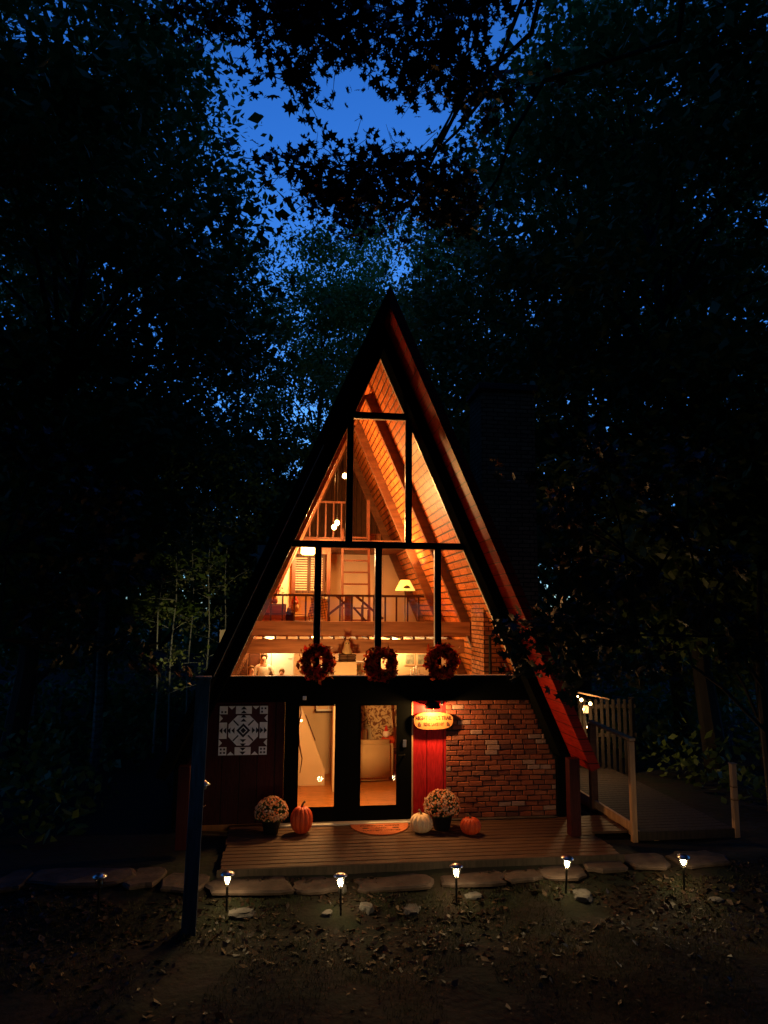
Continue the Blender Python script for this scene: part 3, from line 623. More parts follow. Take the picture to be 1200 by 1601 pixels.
def skin_mesh(verts, edges, radii, sub=1):
    me = bpy.data.meshes.new('tmp'); me.from_pydata(verts, edges, []); o = bpy.data.objects.new('tmp', me); col.objects.link(o)
    sm = o.modifiers.new('s', 'SKIN'); sm.use_smooth_shade = True
    for i, r in enumerate(radii):
        me.skin_vertices[0].data[i].radius = r if hasattr(r, '__len__') else (r, r)
    me.skin_vertices[0].data[0].use_root = True
    if sub: sb = o.modifiers.new('u', 'SUBSURF'); sb.levels = sub; sb.render_levels = sub
    bpy.context.view_layer.update(); dg_ = bpy.context.evaluated_depsgraph_get()
    m2 = bpy.data.meshes.new_from_object(o.evaluated_get(dg_))
    bpy.data.objects.remove(o); return m2
def person(label, loc, H, rz, shirt, hair, lean=0, armout=False):
    k = H/1.75; t = thing('person', label, 'person', loc, rz)
    vs = []; es = []; rs = []
    def ad(p, r, par=None):
        vs.append((p[0]*k, p[1]*k, p[2]*k)); rs.append(r*k if not hasattr(r, '__len__') else (r[0]*k, r[1]*k))
        if par is not None: es.append((par, len(vs)-1))
        return len(vs)-1
    pel = ad((0, 0, .93), (.15, .10)); wa = ad((0, 0, 1.08), (.125, .09), pel); chs = ad((0, lean*.3, 1.30), (.155, .10), wa)
    nb = ad((0, lean*.5, 1.45), (.075, .065), chs); nk = ad((0, lean*.6-.01, 1.52), .052, nb); h1 = ad((0, lean*.7-.015, 1.60), (.072, .082), nk); h2 = ad((0, lean*.7-.01, 1.69), (.070, .085), h1)
    for s in (-1, 1):
        sh = ad((s*.17, lean*.4, 1.42), .055, nb)
        el = ad((s*.24, -.02 if not armout else -.05, 1.16), .040, sh)
        wr = ad((s*.20, -.22, 1.02), .027, el); hd = ad((s*.17, -.29, .99), (.036, .018), wr)
        for q in range(4):
            f1 = ad((s*(.19-.016*q), -.345, .985-.003*q), .0085, hd); ad((s*(.185-.016*q), -.378+.004*abs(q-1.5), .965), .007, f1)
        tb = ad((s*.135, -.30, .995), .010, hd); ad((s*.125, -.325, .985), .0085, tb)
        hp = ad((s*.09, 0, .86), .085, pel); kn = ad((s*.10, -.01, .48), .055, hp); an = ad((s*.10, .01, .09), .038, kn); ad((s*.11, -.12, .03), (.04, .026), an)
    body = skin_mesh(vs, es, rs); body.materials.append(M['skin'])
    bm = bmesh.new(); bm.from_mesh(body)
    hc = Vector((0, (lean*.7-.012)*k, 1.64*k))
    def blob(c, r, sc=(1, 1, 1), mi=0):
        q = bmesh.ops.create_uvsphere(bm, u_segments=8, v_segments=6, radius=r*k, matrix=Matrix.Translation(hc+Vector(c)*k) @ Matrix.Diagonal((*sc, 1)))
        for vv in q['verts']:
            for ff in vv.link_faces: ff.material_index = mi
    blob((0, -.085, -.012), .018, (.7, 1, 1.3)); blob((0, -.075, -.052), .020, (1.3, .5, .4), 1)
    for s in (-1, 1): blob((s*.074, .0, -.005), .02, (.4, .8, 1.3)); blob((s*.028, -.079, .012), .009, (1.2, .5, .8), 1)
    bm.to_mesh(body); bm.free(); body.materials.append(M['hair'])
    bo = bpy.data.objects.new('body', body); col.objects.link(bo); bo.parent = t
    # hair cap
    hm = bpy.data.meshes.new('hair'); b2 = bmesh.new(); bmesh.ops.create_uvsphere(b2, u_segments=16, v_segments=12, radius=.092*k)
    for vv in b2.verts:
        vv.co.x *= .93; vv.co.y *= 1.08
        if vv.co.y < -.02*k and vv.co.z < .045*k: vv.co.y = max(vv.co.y, -.055*k)
        if vv.co.z < -.05*k: vv.co.z = -.05*k
        vv.co += hc+Vector((0, .018*k, .030*k))
    b2.to_mesh(hm); b2.free(); hm.materials.append(hair); ho = bpy.data.objects.new('hair', hm); col.objects.link(ho); ho.parent = t
    # clothes: the same skeleton, a little fuller, cut at neckline and wrists
    def dress(nm, ids, edges, grow, mt):
        V2 = [vs[i] for i in ids]; mp_ = {i: n for n, i in enumerate(ids)}
        mm_ = skin_mesh(V2, [(mp_[a], mp_[b]) for a, b in edges], [tuple(x*grow+.006*k for x in (rs[i] if hasattr(rs[i], '__len__') else (rs[i], rs[i]))) for i in ids])
        mm_.materials.append(mt); oo = bpy.data.objects.new(nm, mm_); col.objects.link(oo); oo.parent = t
    per = (len(vs)-7)//2; a0 = 7; b0 = 7+per
    ids = [0, 1, 2, 3, a0, a0+1, b0, b0+1]
    dress('shirt', ids, [(0, 1), (1, 2), (2, 3), (3, a0), (a0, a0+1), (3, b0), (b0, b0+1)], 1.10, shirt)
    la = per-4
    ids = [0, a0+la, a0+la+1, a0+la+2, b0+la, b0+la+1, b0+la+2]
    dress('trousers', ids, [(0, a0+la), (a0+la, a0+la+1), (a0+la+1, a0+la+2), (0, b0+la), (b0+la, b0+la+1), (b0+la+1, b0+la+2)], 1.12, M['denim'])
    return t
person('dark-haired man in a white t-shirt standing before the refrigerator', (-2.03, 4.72, .752), 1.69, -.15, M['shirt'], M['hair'])
person('person with brown hair bowed beside the man, left of him', (-2.33, 4.62, .752), 1.42, .5, M['teal'], M['hair2'], -.1)
person('person right of the man with only the brown top of the head showing', (-1.62, 4.68, .752), 1.34, -.3, M['teal'], M['hair2'])
# entrance room: sofa etc.
t = thing('sofa', 'beige slipcovered sofa end seen through the right glass door', 'sofa', (-.1, 2.65, .002))
def rbox(x0, x1, y0, y1, z0, z1, nm, mt, par, b=.06): return MB().box(x0, x1, y0, y1, z0, z1).build(nm, mt, par, bevel=b, seg=4, smooth=True)
rbox(-.22, .78, 0, .22, .02, .82, 'side_panel', M['sofa'], t, .08); rbox(-.20, .62, .22, .80, .08, .42, 'seat', M['sofa'], t, .06)
rbox(-.24, .30, .60, .80, .1, 1.0, 'backrest', M['sofa'], t, .07); rbox(.60, .72, .15, .85, .04, .60, 'armrest', M['sofa'], t, .05)
t = thing('patchwork_throw', 'patterned quilt hanging over the sofa back behind the door glass', 'quilt', (.30, 3.35, .002))
MB().prism([(-.22, 1.55), (.42, 1.60), (.50, .60), (.05, .70)], 0, .03).build('cloth', M['patch'], t, bevel=.008)
t = thing('wall_quilt', 'large pale flowered wall hanging behind the sofa', 'wall hanging', (0, 3.52, 0))
MB().box(.05, 1.35, 0, .025, .95, 1.72).build('cloth', M['patch'], t, bevel=.005)
t = thing('olive_throw', 'olive green blanket heaped on the sofa back', 'blanket', (-.15, 3.2, .85))
rbox(-.35, .22, -.12, .08, 0, .52, 'cloth', M['green'], t, .08)
t = thing('sofa_doll', 'white-bearded doll in a red cap on the sofa arm', 'doll', (.55, 2.85, .86))
MB().ball((0, 0, .06), .075).build('body', M['pinkw'], t, smooth=True); MB().lathe([(.05, .08), (.045, .12), (.02, .2), (.003, .24)], n=12).build('cap', M['red'], t, smooth=True)
t = thing('orange_cushion', 'round orange cushion on the end of the sofa', 'cushion', (.60, 2.95, .66))
MB().ball((0, 0, .10), .16, 16, 10, sq=(1, .8, .72)).build('cover', M['orange'], t, smooth=True)
t = thing('side_table', 'dark wooden side table behind the sofa arm', 'side table', (.78, 3.1, .002))
MB().box(-.09, .22, -.2, .2, .50, .55).build('tabletop', M['beam'], t, bevel=.006)
for sx in (-.07, .20):
    for sy in (-.17, .17): MB().box(sx-.02, sx+.02, sy-.02, sy+.02, 0, .499).build('leg', M['beam'], t)
t = thing('wall_cabinet', 'cream panelled wall cabinet in the corner seen through the left door', 'cabinet', (-.62, 3.2, 1.34))
MB().box(-.26, .25, 0, .34, 0, .9).build('carcass', M['white'], t, bevel=.01)
for s in (-1, 1): MB().box(s*.125-.115, s*.125+.115, -.02, -.002, .04, .85).build('cabinet_door', M['cream'], t, bevel=.012)
MB().box(-.28, .27, -.03, .34, -.035, -.001).build('cornice', M['gable'], t)
t = thing('rope_swag', 'dark twisted garland hanging at the left door jamb inside', 'garland', (-1.28, .22, 1.6))
MB().tube([(0, 0, .26), (.02, 0, .12), (-.02, 0, -.1), (.0, 0, -.4), (.05, 0, -.62), (.02, 0, -.85)], [.01, .016, .01, .015, .01, .006], 8).build('cord', M['beam'], t, smooth=True)
t = thing('night_light', 'tiny bright wall light inside the left door', 'night light', (-1.22, 2.0, 1.33))
MB().ball((0, 0, 0), .022).build('bulb', M['bulb'], t, smooth=True); MB().box(-.05, -.02, -.02, .02, -.04, .04).build('base', M['white'], t)

# ------------------------------------------------------------------ facade decorations
SIGN = (.935, -.10, 1.61)
t = thing('wooden_sign', 'oval varnished wood sign reading Night Owls Trail under the porch lamp', 'sign', SIGN)
n = 40; pts = []
for i in range(n):
    a = 2*PI*i/n; c_, s_ = math.cos(a), math.sin(a)
    pts.append((.335*(abs(c_)**.62)*(1 if c_ > 0 else -1)*(1+.012*math.sin(5*a)), .140*(abs(s_)**.72)*(1 if s_ > 0 else -1)*(1+.03*math.sin(3*a+1))))
MB().prism(pts, 0, .035).build('slab', M['sign'], t, bevel=.004)
text_mesh('lettering', "NIGHT OWL'S TRAIL", .088, (0, -.003, .045), (PI/2, 0, 0), M['ink'], t, sx=.74)
text_mesh('lettering', 'REAL LAKE NY', .068, (0, -.003, -.055), (PI/2, 0, 0), M['ink'], t, sx=.76)
q = MB()
for s in (-1, 1): q.prism([(s*.24-.02, -.08), (s*.24+.025, -.085), (s*.24+.03, -.055), (s*.24+.012, -.03), (s*.24, -.012), (s*.24-.02, -.035)], -.006, .001)
q.build('painted_bird', M['ink'], t)
t = thing('porch_lamp', 'black downlight wall lamp glowing above the oval sign', 'wall lamp', (.90, 0, 1.86))
MB().box(-.05, .05, -.076, -.0, .0, .12).build('backplate', M['blackmetal'], t, bevel=.006)
MB().lathe([(.13, -.03), (.135, -.01), (.11, .05), (.05, .085), (.0, .09), (.0, .075), (.10, .04), (.12, -.02)], (0, -.20, 0), 24).build('lamp_shade', M['blackmetal'], t, smooth=True)
MB().tube([(0, -.06, .09), (0, -.2, .10), (0, -.2, .08)], .012).build('arm', M['blackmetal'], t)
MB().ball((0, -.22, -.005), .045, sq=(1, 1, .9)).build('bulb', M['bulb'], t, smooth=True)
lamp(t, (0, -.25, -.07), 12, (1, .50, .16), .03)
MB().box(.17, .20, -.05, -.001, .0, .075).build('bracket', M['edge'], t)
# barn quilt
t = thing('barn_quilt', 'square black and pale star patterned quilt board on the maroon wall', 'quilt board', (-2.197, -.002, 1.487))
hs = .385
MB().box(-hs-.008, hs+.008, -.02, 0, -hs-.008, hs+.008).build('board', M['quiltr'], t)
def P2(l, y=-.023): return [(x*hs, z*hs) for x, z in l]
wq = MB(); dq = MB(); rq = MB()
def poly(mb_, l, y): mb_.prism(P2(l), y, -.0205)
import itertools
for sx, sz in itertools.product((-1, 1), (-1, 1)):
    for l in ([(.67, .67), (1, .67), (1, 1), (.67, 1)], [(.35, 1), (.5, .86), (.65, 1)], [(1, .35), (.86, .5), (1, .65)]):
        ll = [(sx*a, sz*b) for a, b in l]; poly(wq, ll if sx*sz > 0 else ll[::-1], -.023)
    for a, b in itertools.product((.76, .9), (.76, .9)):
        if rnd.random() < .85: c_ = .038; poly(dq, [(sx*a-c_, sz*b-c_), (sx*a+c_, sz*b-c_), (sx*a+c_, sz*b+c_), (sx*a-c_, sz*b+c_)], -.026)
    l = [(.36, .36), (.40, .34), (.22, .16), (.18, .20)]; 
    l = [(.18, .22), (.22, .18), (.44, .40), (.40, .44)]; ll = [(sx*a, sz*b) for a, b in l]; poly(dq, ll if sx*sz > 0 else ll[::-1], -.026)
for k in range(4):
    ca, sa = [(1, 0), (0, 1), (-1, 0), (0, -1)][k]
    rot = lambda l: [(x*ca-y*sa, x*sa+y*ca) for x, y in l]
    poly(wq, rot([(.68, -.33), (1, -.33), (1, .33), (.68, .33)]), -.0233)
    for d in (.36, .53, .70, .86): poly(dq, rot([(d, -.13), (d+.13, 0), (d, .13)]), -.0265)
poly(wq, [(.665*math.cos(a), .665*math.sin(a)) for a in [i*PI/4+PI/8 for i in range(8)]], -.0236)
poly(dq, [(.29, 0), (0, .29), (-.29, 0), (0, -.29)], -.027)
wq.build('pale_patches', M['quiltw'], t)
dq.build('dark_patches', M['quiltd'], t)
MB().prism(P2([(.17, 0), (0, .17), (-.17, 0), (0, -.17)]), -.029, -.0271).build('centre_diamond', M['quiltw'], t)
MB().prism(P2([(.12, 0), (0, .12), (-.12, 0), (0, -.12)]), -.031, -.0292).build('inner_diamond', M['quiltd'], t)
# wreaths
def wreath(x, z, seed, label, rot):
    t = thing('autumn_wreath', label, 'wreath', (x, -.12, z), 0, 'autumn wreaths along the window sill')
    q = MB(); q.tube([(.185*math.cos(a), .0, .185*math.sin(a)) for a in [i*2*PI/24 for i in range(25)]], .028, 6); q.build('twig_ring', M['stem'], t)
    r = np.random.default_rng(seed); n = 1300; a = r.uniform(0, 2*PI, n); rr = .20+r.normal(size=n)*.045; c = np.stack([rr*np.cos(a), r.normal(size=n)*.034, rr*np.sin(a)], 1)
    P, Fq = quads(c, .078, r, 0); npmesh('leaves', P, Fq, M['wreath'], t)
    q = MB()
    for i in range(16): aa = r.uniform(0, 2*PI); q.ball((.2*math.cos(aa), -.05, .2*math.sin(aa)), .013, 6, 4)
    q.build('berries', M['red'], t, smooth=True)
    t.rotation_euler = (0, rot, 0)
wreath(-1.025, 2.585, 1, 'leftmost of the three autumn leaf wreaths, darkest one', .3)
wreath(.035, 2.545, 2, 'middle one of the three red leaf wreaths on the window sill', 1.5)
wreath(1.075, 2.585, 3, 'rightmost autumn leaf wreath, above the porch lamp', 2.6)

# ------------------------------------------------------------------ deck and side walkway
dk = thing('front_deck', 'low brown wooden deck in front of the glass doors', 'deck')
mb = MB(); nb = 13; y0 = -1.93; wd = (0-.0-y0)/nb
for i in range(nb):
    a = y0+i*wd; sk_ = rnd.uniform(-.002, .002)
    mb.box(-2.35+rnd.uniform(-.02, .02), (3.30 if i < 7 else 3.93)+rnd.uniform(-.02, .02), a+.010, a+wd-.010, -.038+sk_, 0+sk_)
mb.build('deck_boards', M['deck'], dk, bevel=.004)
q = MB()
for x in [-2.3+i*.61 for i in range(10)]: q.box(x-.02, x+.02, y0+.03, -.01, -.14, -.042)
q.box(-2.33, 3.28, y0+.012, y0+.028, -.15, -.043); MB().box(-2.38, 3.34, y0-.018, y0+.006, -.16, -.004).build('added_edge_board', M['darklumber'], dk); q.build('deck_frame', M['lumber'], dk)  # dark front board added to cover the deck edge lit by the path lights
XR = 4.03
wk = thing('side_walkway', 'weathered plank walkway along the right side of the cabin', 'walkway')
mb = MB(); yy = -1.05
while yy < 7.5: mb.box(XR+.02, 5.62, yy, yy+.135, .0, .035); yy += .15
mb.build('walkway_boards', M['darklumber'], wk, bevel=.003)
MB().box(XR-.03, XR+.018, -1.04, 7.5, -.10, .034).build('rim_board', M['lumber'], wk, bevel=.004)
MB().box(XR-.03, 5.62, -1.09, -1.052, -.10, .034).build('front_rim', M['darklumber'], wk, bevel=.004)
for x in (4.4, 5.0, 5.55):
    MB().box(x-.05, x+.05, -1.0, 7.4, -.14, -.001).v
MB().box(4.3, 4.38, -1.0, 7.4, -.14, -.002).box(5.4, 5.48, -1.0, 7.4, -.14, -.002).build('walkway_joists', M['lumber'], wk)
rl = thing('walkway_railing', 'tall lumber handrail frame at the walkway corner', 'railing')
def post(x, y, z0, z1, s=.085, nm='post', mt=None, par=None): return MB().box(x-s/2, x+s/2, y-s/2, y+s/2, z0, z1).build(nm, mt or M['lumber'], par or rl, bevel=.006)
post(XR-.075, -1.02, -.33, 1.40); post(XR-.075, .47, -.30, 1.45, .12, mt=M['beam']); post(XR-.075, 1.33, -.15, .55, .08, mt=M['beam'])
MB().beam((XR-.075, -1.08, 1.43), (XR-.075, .53, 1.475), .10, .04).build('top_rail', M['lumber'], rl)
MB().beam((XR-.075, 1.29, .075), (XR-.075, -.97, .075), .05, .13).build('lower_rail', M['lumber'], rl, bevel=.005)
t = thing('far_walkway_post', 'lone pale post at the far right corner of the walkway', 'post', (5.66, -1.06, -.2))
post(0, 0, 0, 1.22, .085, 'shaft', par=t); MB().box(-.05, .05, -.05, .05, 1.221, 1.235).build('cap', M['lumber'], t); 
for z in (.66, .86): MB().box(-.046, .046, -.046, .046, z, z+.02).build('band', M['beam'], t)
# porch fence and string lights behind
fc = thing('slat_fence', 'low fence of upright slats lit by fairy lights beyond the walkway', 'fence', (0, 0, 0))
q = MB()
for i in range(9): x = 5.0+i*.135; q.box(x, x+.06, 3.3, 3.33, -.2, 1.52+rnd.uniform(-.01, .01)-.0*i)
q.build('fence_boards', M['darklumber'], fc)
MB().box(4.95, 6.25, 3.331, 3.38, 1.32, 1.40).box(4.95, 6.25, 3.331, 3.38, .7, .78).build('fence_rails', M['darklumber'], fc)
for x in (5.0, 6.2): MB().box(x-.05, x+.05, 3.381, 3.48, -.3, 1.55).build('fence_post', M['darklumber'], fc)
aw = thing('porch_awning', 'thin sloping porch roof edge above the fairy lights', 'awning', (0, 0, 0))
MB().prism([(4.55, 1.74), (5.35, 1.58), (5.35, 1.60), (4.55, 1.77)], 2.7, 3.9).build('roof', M['lumber'], aw)
for x in (4.62,): MB().box(x-.03, x+.03, 3.6, 3.66, .035, 1.72).build('post', M['white'], aw)
t = thing('small_sign_board', 'little pale board hanging below the fairy lights', 'sign', (4.97, 3.1, 1.34)); MB().box(-.05, .07, 0, .015, -.09, .07).build('board', M['pinkw'], t, bevel=.003); MB().tube([(0, 0, .07), (0, 0, .24)], .004, 5).build('hanger', M['black'], t)
sl_ = thing('string_lights', 'string of warm fairy lights looping under the porch roof', 'string lights', (0, 0, 0))
sp = [(4.60, 2.9, 1.66), (4.78, 2.9, 1.58), (4.98, 2.9, 1.50), (4.86, 2.9, 1.30), (4.90, 2.9, 1.02), (5.02, 2.9, 1.0), (5.2, 3.2, 1.42), (5.5, 3.2, 1.50)]
MB().tube(sp, .006, 5).build('cable', M['black'], sl_)
for i, p in enumerate([(4.79, 2.88, 1.56), (4.99, 2.88, 1.48), (4.93, 2.88, .99), (5.0, 2.9, 1.04), (4.72, 2.9, 1.63), (4.84, 2.9, 1.36)]):
    MB().ball(p, .036 if i < 3 else .018, 8, 6).build('bulb', M['bulb'], sl_, smooth=True)
lamp(sl_, (4.85, 2.6, 1.45), 4, (1, .6, .25), .05); lamp(sl_, (4.75, 2.6, 1.0), 3, (1, .6, .25), .05)

# ------------------------------------------------------------------ pots, pumpkins, mat
def mum(x, y, s, seed, label, mt):
    t = thing('mum_pot', label, 'potted flowers', (x, y, .002), 0, 'potted chrysanthemums by the doors')
    MB().lathe([(.12*s, 0), (.17*s, .22*s), (.18*s, .22*s), (.18*s, .25*s), (.16*s, .25*s), (.15*s, .22*s)], n=20).build('pot', M['pot'], t, smooth=True)
    r = np.random.default_rng(seed); n = 620; u = r.uniform(-.25, 1, n); a = r.uniform(0, 2*PI, n); q = np.sqrt(np.clip(1-u*u, 0, 1))
    c = np.stack([q*np.cos(a)*.28*s, q*np.sin(a)*.28*s, .33*s+u*.25*s], 1)*(1+r.normal(size=(n, 1))*.02)
    V_ = []; F_ = []
    MBf = MB()
    for p in c:
        nn = Vector((p[0], p[1], (p[2]-.33*s))).normalized(); aa = nn.orthogonal().normalized(); bb = nn.cross(aa); rr = r.uniform(.014, .022)*s*1.05
        b0 = len(MBf.v); k_ = 8
        vs = [Vector(p)+nn*.006]+[Vector(p)+(aa*math.cos(2*PI*i/k_)+bb*math.sin(2*PI*i/k_))*rr*(1 if i % 2 else .62)+nn*(.010 if i % 2 else 0) for i in range(k_)]
        MBf.add(vs, [(0, i+1, (i+1) % k_+1) for i in range(k_)])
    MBf.build('blossoms', mt, t)
    c2 = c*np.array([.93, .93, .95]); P, Fq = quads(np.concatenate([c2, c2*.9+.01]), .05*s, r, 0); npmesh('foliage', P, Fq, M['mumleaf'], t)
mum(.985, -.50, 1.0, 11, 'big white and orange chrysanthemum in a black pot before the red panel', M['petal'])
mum(-1.70, -.42, .90, 12, 'dimmer chrysanthemum pot left of the doors beside the tall pumpkin', M['petal'])
def pumpkin(x, y, r, h, mt, label, ribs=12):
    t = thing('pumpkin', label, 'pumpkin', (x, y, .0), rnd.uniform(0, 3), 'pumpkins on the deck')
    prof = []
    for i in range(17):
        a = -PI/2+PI*i/16; prof.append((max(.012, r*math.cos(a)**.75 if math.cos(a) > 1e-6 else .012), h/2+h/2*math.sin(a)-(.12*h if i == 16 else 0)))
    o = MB().lathe(prof, n=96, fn=lambda a, z: 1-.13*abs(math.cos(a*ribs/2))**5).build('rind', mt, t, smooth=True)
    MB().tube([(0, 0, h*.86), (.005, 0, h*1.02), (.03, .01, h*1.12), (.055, .01, h*1.16)], [.028, .017, .014, .018], 7).build('stem', M['stem'], t, smooth=True)
pumpkin(-1.235, -.47, .175, .40, M['orange'], 'tall orange pumpkin left of the glass doors')
pumpkin(.630, -.62, .185, .28, M['palerind'], 'pale ribbed pumpkin left of the big flower pot')
pumpkin(1.375, -.80, .165, .25, M['orange'], 'small orange pumpkin right of the big flower pot', 13)
t = thing('door_mat', 'half-round orange coir mat before the right glass door', 'door mat', (.02, -.165, .003))
hp = [(-.47, 0), (.47, 0)]+[(.47*math.cos(a), -.56*math.sin(a)) for a in [i*PI/24 for i in range(1, 24)]]
MB().slab(hp[::-1], 0, .014).build('mat', M['mat'], t)
MB().box(-.47, .47, -.0, .03, .0, .018).build('rim', M['matedge'], t)
text_mesh('lettering', 'PUMPKIN KISSES', .088, (0, -.10, .0150), (0, 0, 0), M['ink'], t, .001)
text_mesh('lettering', 'AND', .085, (0, -.22, .0150), (0, 0, 0), M['ink'], t, .001)
text_mesh('lettering', 'HARVEST WISHES', .076, (0, -.345, .0150), (0, 0, 0), M['ink'], t, .001)
q = MB()
for s in (-1, 1): q.slab([(s*.24+.055*math.cos(a), -.22+.035*math.sin(a)) for a in [i*PI/6 for i in range(12)]], .0141, .0155)
q.build('printed_pumpkin', M['ink'], t)

# ------------------------------------------------------------------ post and lantern at the left
t = thing('wooden_post', 'tall leaning blue grey post left of the cabin front', 'post', (-2.60, -2.95, g(-2.6, -2.95)-.05))
t.rotation_euler = (.0, .018, .1)
MB().box(-.085, .085, -.085, .085, 0, 2.98).build('shaft', M['post'], t, bevel=.008); MB().box(-.10, .10, -.10, .10, 2.981, 3.005).build('cap', M['post'], t, bevel=.004)
t = thing('solar_sconce', 'small shiny metal lantern hanging by a thin hook beside the blue post', 'lantern', (-2.56, -2.3, 1.18))
MB().lathe([(.005, .06), (.04, .035), (.085, .0), (.075, -.008), (.0, -.006)][::-1], n=14).build('hood', M['steel'], t, smooth=True)
MB().lathe([(.035, -.06), (.045, -.01)], n=10).build('lens', M['post'], t, smooth=True)
MB().tube([(0, 0, -.06), (-.005, 0, -.24), (.01, 0, -.28), (.035, 0, -.26)], .006, 6).build('hook', M['matedge'], t)
MB().tube([(-.04, 0, .0), (-.02, -.3, .02), (0, -.55, .03)], .006, 5).build('bracket', M['blackmetal'], t)

# ------------------------------------------------------------------ path lights
def path_light(lit, labels=None):
    t = thing('path_light', 'x', 'path light', (0, 0, 0), 0, 'solar path lights in front of the deck')
    MB().tube([(0, 0, -.1), (0, 0, .34)], [.012, .016]).build('stake', M['blackmetal'], t)
    MB().lathe([(.035, .34), (.04, .345), (.052, .47), (.052, .475)], n=16).build('glass_jar', M['jar'], t, smooth=True)
    q = MB()
    for i in range(6): a = i*PI/3; q.tube([(.037*math.cos(a), .037*math.sin(a), .345), (.056*math.cos(a), .056*math.sin(a), .475)], .003, 4)
    q.build('cage', M['blackmetal'], t)
    MB().lathe([(.085, .473), (.088, .482), (.05, .505), (.012, .515)], n=16).build('cap', M['steel'], t, smooth=True)
    MB().ball((0, 0, .405), .029, 10, 8, sq=(1, 1, 1.35)).build('bulb', M['solar'] if lit else M['black'], t, smooth=True)
    if lit: lamp(t, (0, 0, .405), 2.7, (1, .74, .38), .055)
    return t
pl = path_light(True)
spots = [(-2.19, -2.47, 'leftmost lit solar path light, near the blue grey post'), (-.79, -2.66, 'lit solar path light second from the left'), (.70, -2.53, 'lit solar path light in front of the doormat side of the deck, third from left'),
         (2.20, -2.43, 'lit solar path light below the brick wall, fourth from left'), (3.88, -2.42, 'rightmost lit solar path light past the walkway post')]
for i, (x, y, lb) in enumerate(spots):
    o = pl if i == 0 else copy_tree(pl); y -= .14; o.location = (x, y, g(x, y)-.03); o['label'] = lb; o.rotation_euler = (rnd.uniform(-.08, .08), rnd.uniform(-.08, .08), rnd.uniform(0, 1))
o = path_light(False); o.location = (-3.72, -2.60, g(-3.72, -2.60)-.04); o['label'] = 'unlit solar path light standing alone at far left'

# ------------------------------------------------------------------ stones, rocks
def stone(name, x, y, a, b, h, seed, label, cat, group, mt, zoff=0, irr=.16):
    r = random.Random(seed); n = 14; pts = []
    for i in range(n):
        t_ = 2*PI*i/n; c_, s_ = math.cos(t_), math.sin(t_); q = 1+r.uniform(-irr, irr)
        pts.append((abs(c_)**.6*math.copysign(1, c_)*a*q, abs(s_)**.6*math.copysign(1, s_)*b*q))
    mb = MB(); vs = []
    for f_, z in ((1.0, 0), (1.03, h*.6), (.94, h)):
        vs += [(p[0]*f_, p[1]*f_, z+(r.uniform(-.006, .006) if z else 0)) for p in pts]
    fs = [(l*n+i, l*n+(i+1) % n, (l+1)*n+(i+1) % n, (l+1)*n+i) for l in range(2) for i in range(n)]+[tuple(range(2*n, 3*n))]
    mb.add(vs, fs); o = mb.build(name, mt, None); o.location = (x, y, g(x, y)-.02+zoff); tag(o, label, cat, group); o.rotation_euler = (r.uniform(-.03, .03), r.uniform(-.03, .03), r.uniform(-.15, .15)); return o
fl = [(-4.95, -1.75, .16, .22, 'smallest flagstone at the far left end of the stone edging'), (-4.05, -1.75, .62, .22, 'longest pale flagstone, left of the unlit path light'), (-3.30, -1.82, .20, .22, 'squarish flagstone right of the unlit path light'),
      (-2.78, -1.95, .26, .19, 'flagstone just left of the blue grey post'), (-1.95, -2.12, .52, .20, 'pinkish flagstone between the post and the first lit path light'), (-1.10, -2.13, .27, .16, 'flagstone below the left deck corner'),
      (-.03, -2.14, .48, .17, 'wide flagstone in front of the door mat'), (1.03, -2.12, .42, .17, 'wide flagstone behind the third lit path light'), (1.72, -2.10, .24, .15, 'flagstone below the brick wall'),
      (2.32, -2.05, .30, .18, 'flagstone behind the fourth lit path light'), (2.98, -1.95, .28, .20, 'flagstone before the dark corner post'), (3.68, -1.85, .30, .20, 'flagstone at the foot of the walkway post'), (4.5, -1.85, .36, .2, 'last flagstone at the right behind the rightmost path light')]
for i, (x, y, a, b, lb) in enumerate(fl): stone('flagstone', x, y-.07, a*1.10, b*1.42, .055, i+3, lb, 'flagstone', 'flagstone edging along the deck', M['stone'])
rk = [(-2.0, -2.62, .16, .05, 'flat pale rock at the foot of the leftmost lit path light'), (-.95, -2.75, .08, .05, 'small pale rock left of the second path light'), (-.46, -2.72, .10, .12, 'pointed grey rock right of the second path light'), 
(.95, -2.52, .11, .06, 'pale flat rock right of the third path light'), (2.42, -2.6, .16, .08, 'dark rock at the foot of the fourth path light'),
      (-.75, -2.3, .07, .16, 'small dark upright rock against the deck edge'), (4.2, -2.75, .10, .04, 'flat rock right of the rightmost path light'), (.1, -2.7, .14, .06, 'low brown rock in the moss before the deck')]
for i, (x, y, r_, h_, lb) in enumerate(rk):
    bm = bmesh.new(); bmesh.ops.create_icosphere(bm, subdivisions=3, radius=1)
    for v_ in bm.verts:
        d_ = v_.co.normalized(); k_ = 1+.35*noise.noise(d_*1.3+Vector((i*7, 0, 0)))+.12*noise.noise(d_*3.5+Vector((i*3, 5, 0)))
        q_ = d_*k_; q_.x = max(-.8, min(.82, q_.x)); q_.z = min(.62, q_.z); v_.co = Vector((q_.x*r_*1.25, q_.y*r_*.85, q_.z*h_*1.15))
    me = bpy.data.meshes.new('rock'); bm.to_mesh(me); bm.free(); me.materials.append(M['rock']); o = bpy.data.objects.new('rock', me); col.objects.link(o)
    o.location = (x, y, g(x, y)-h_*.25); o.rotation_euler = (0, 0, i*1.1); tag(o, lb, 'rock', 'rocks in the flower bed')
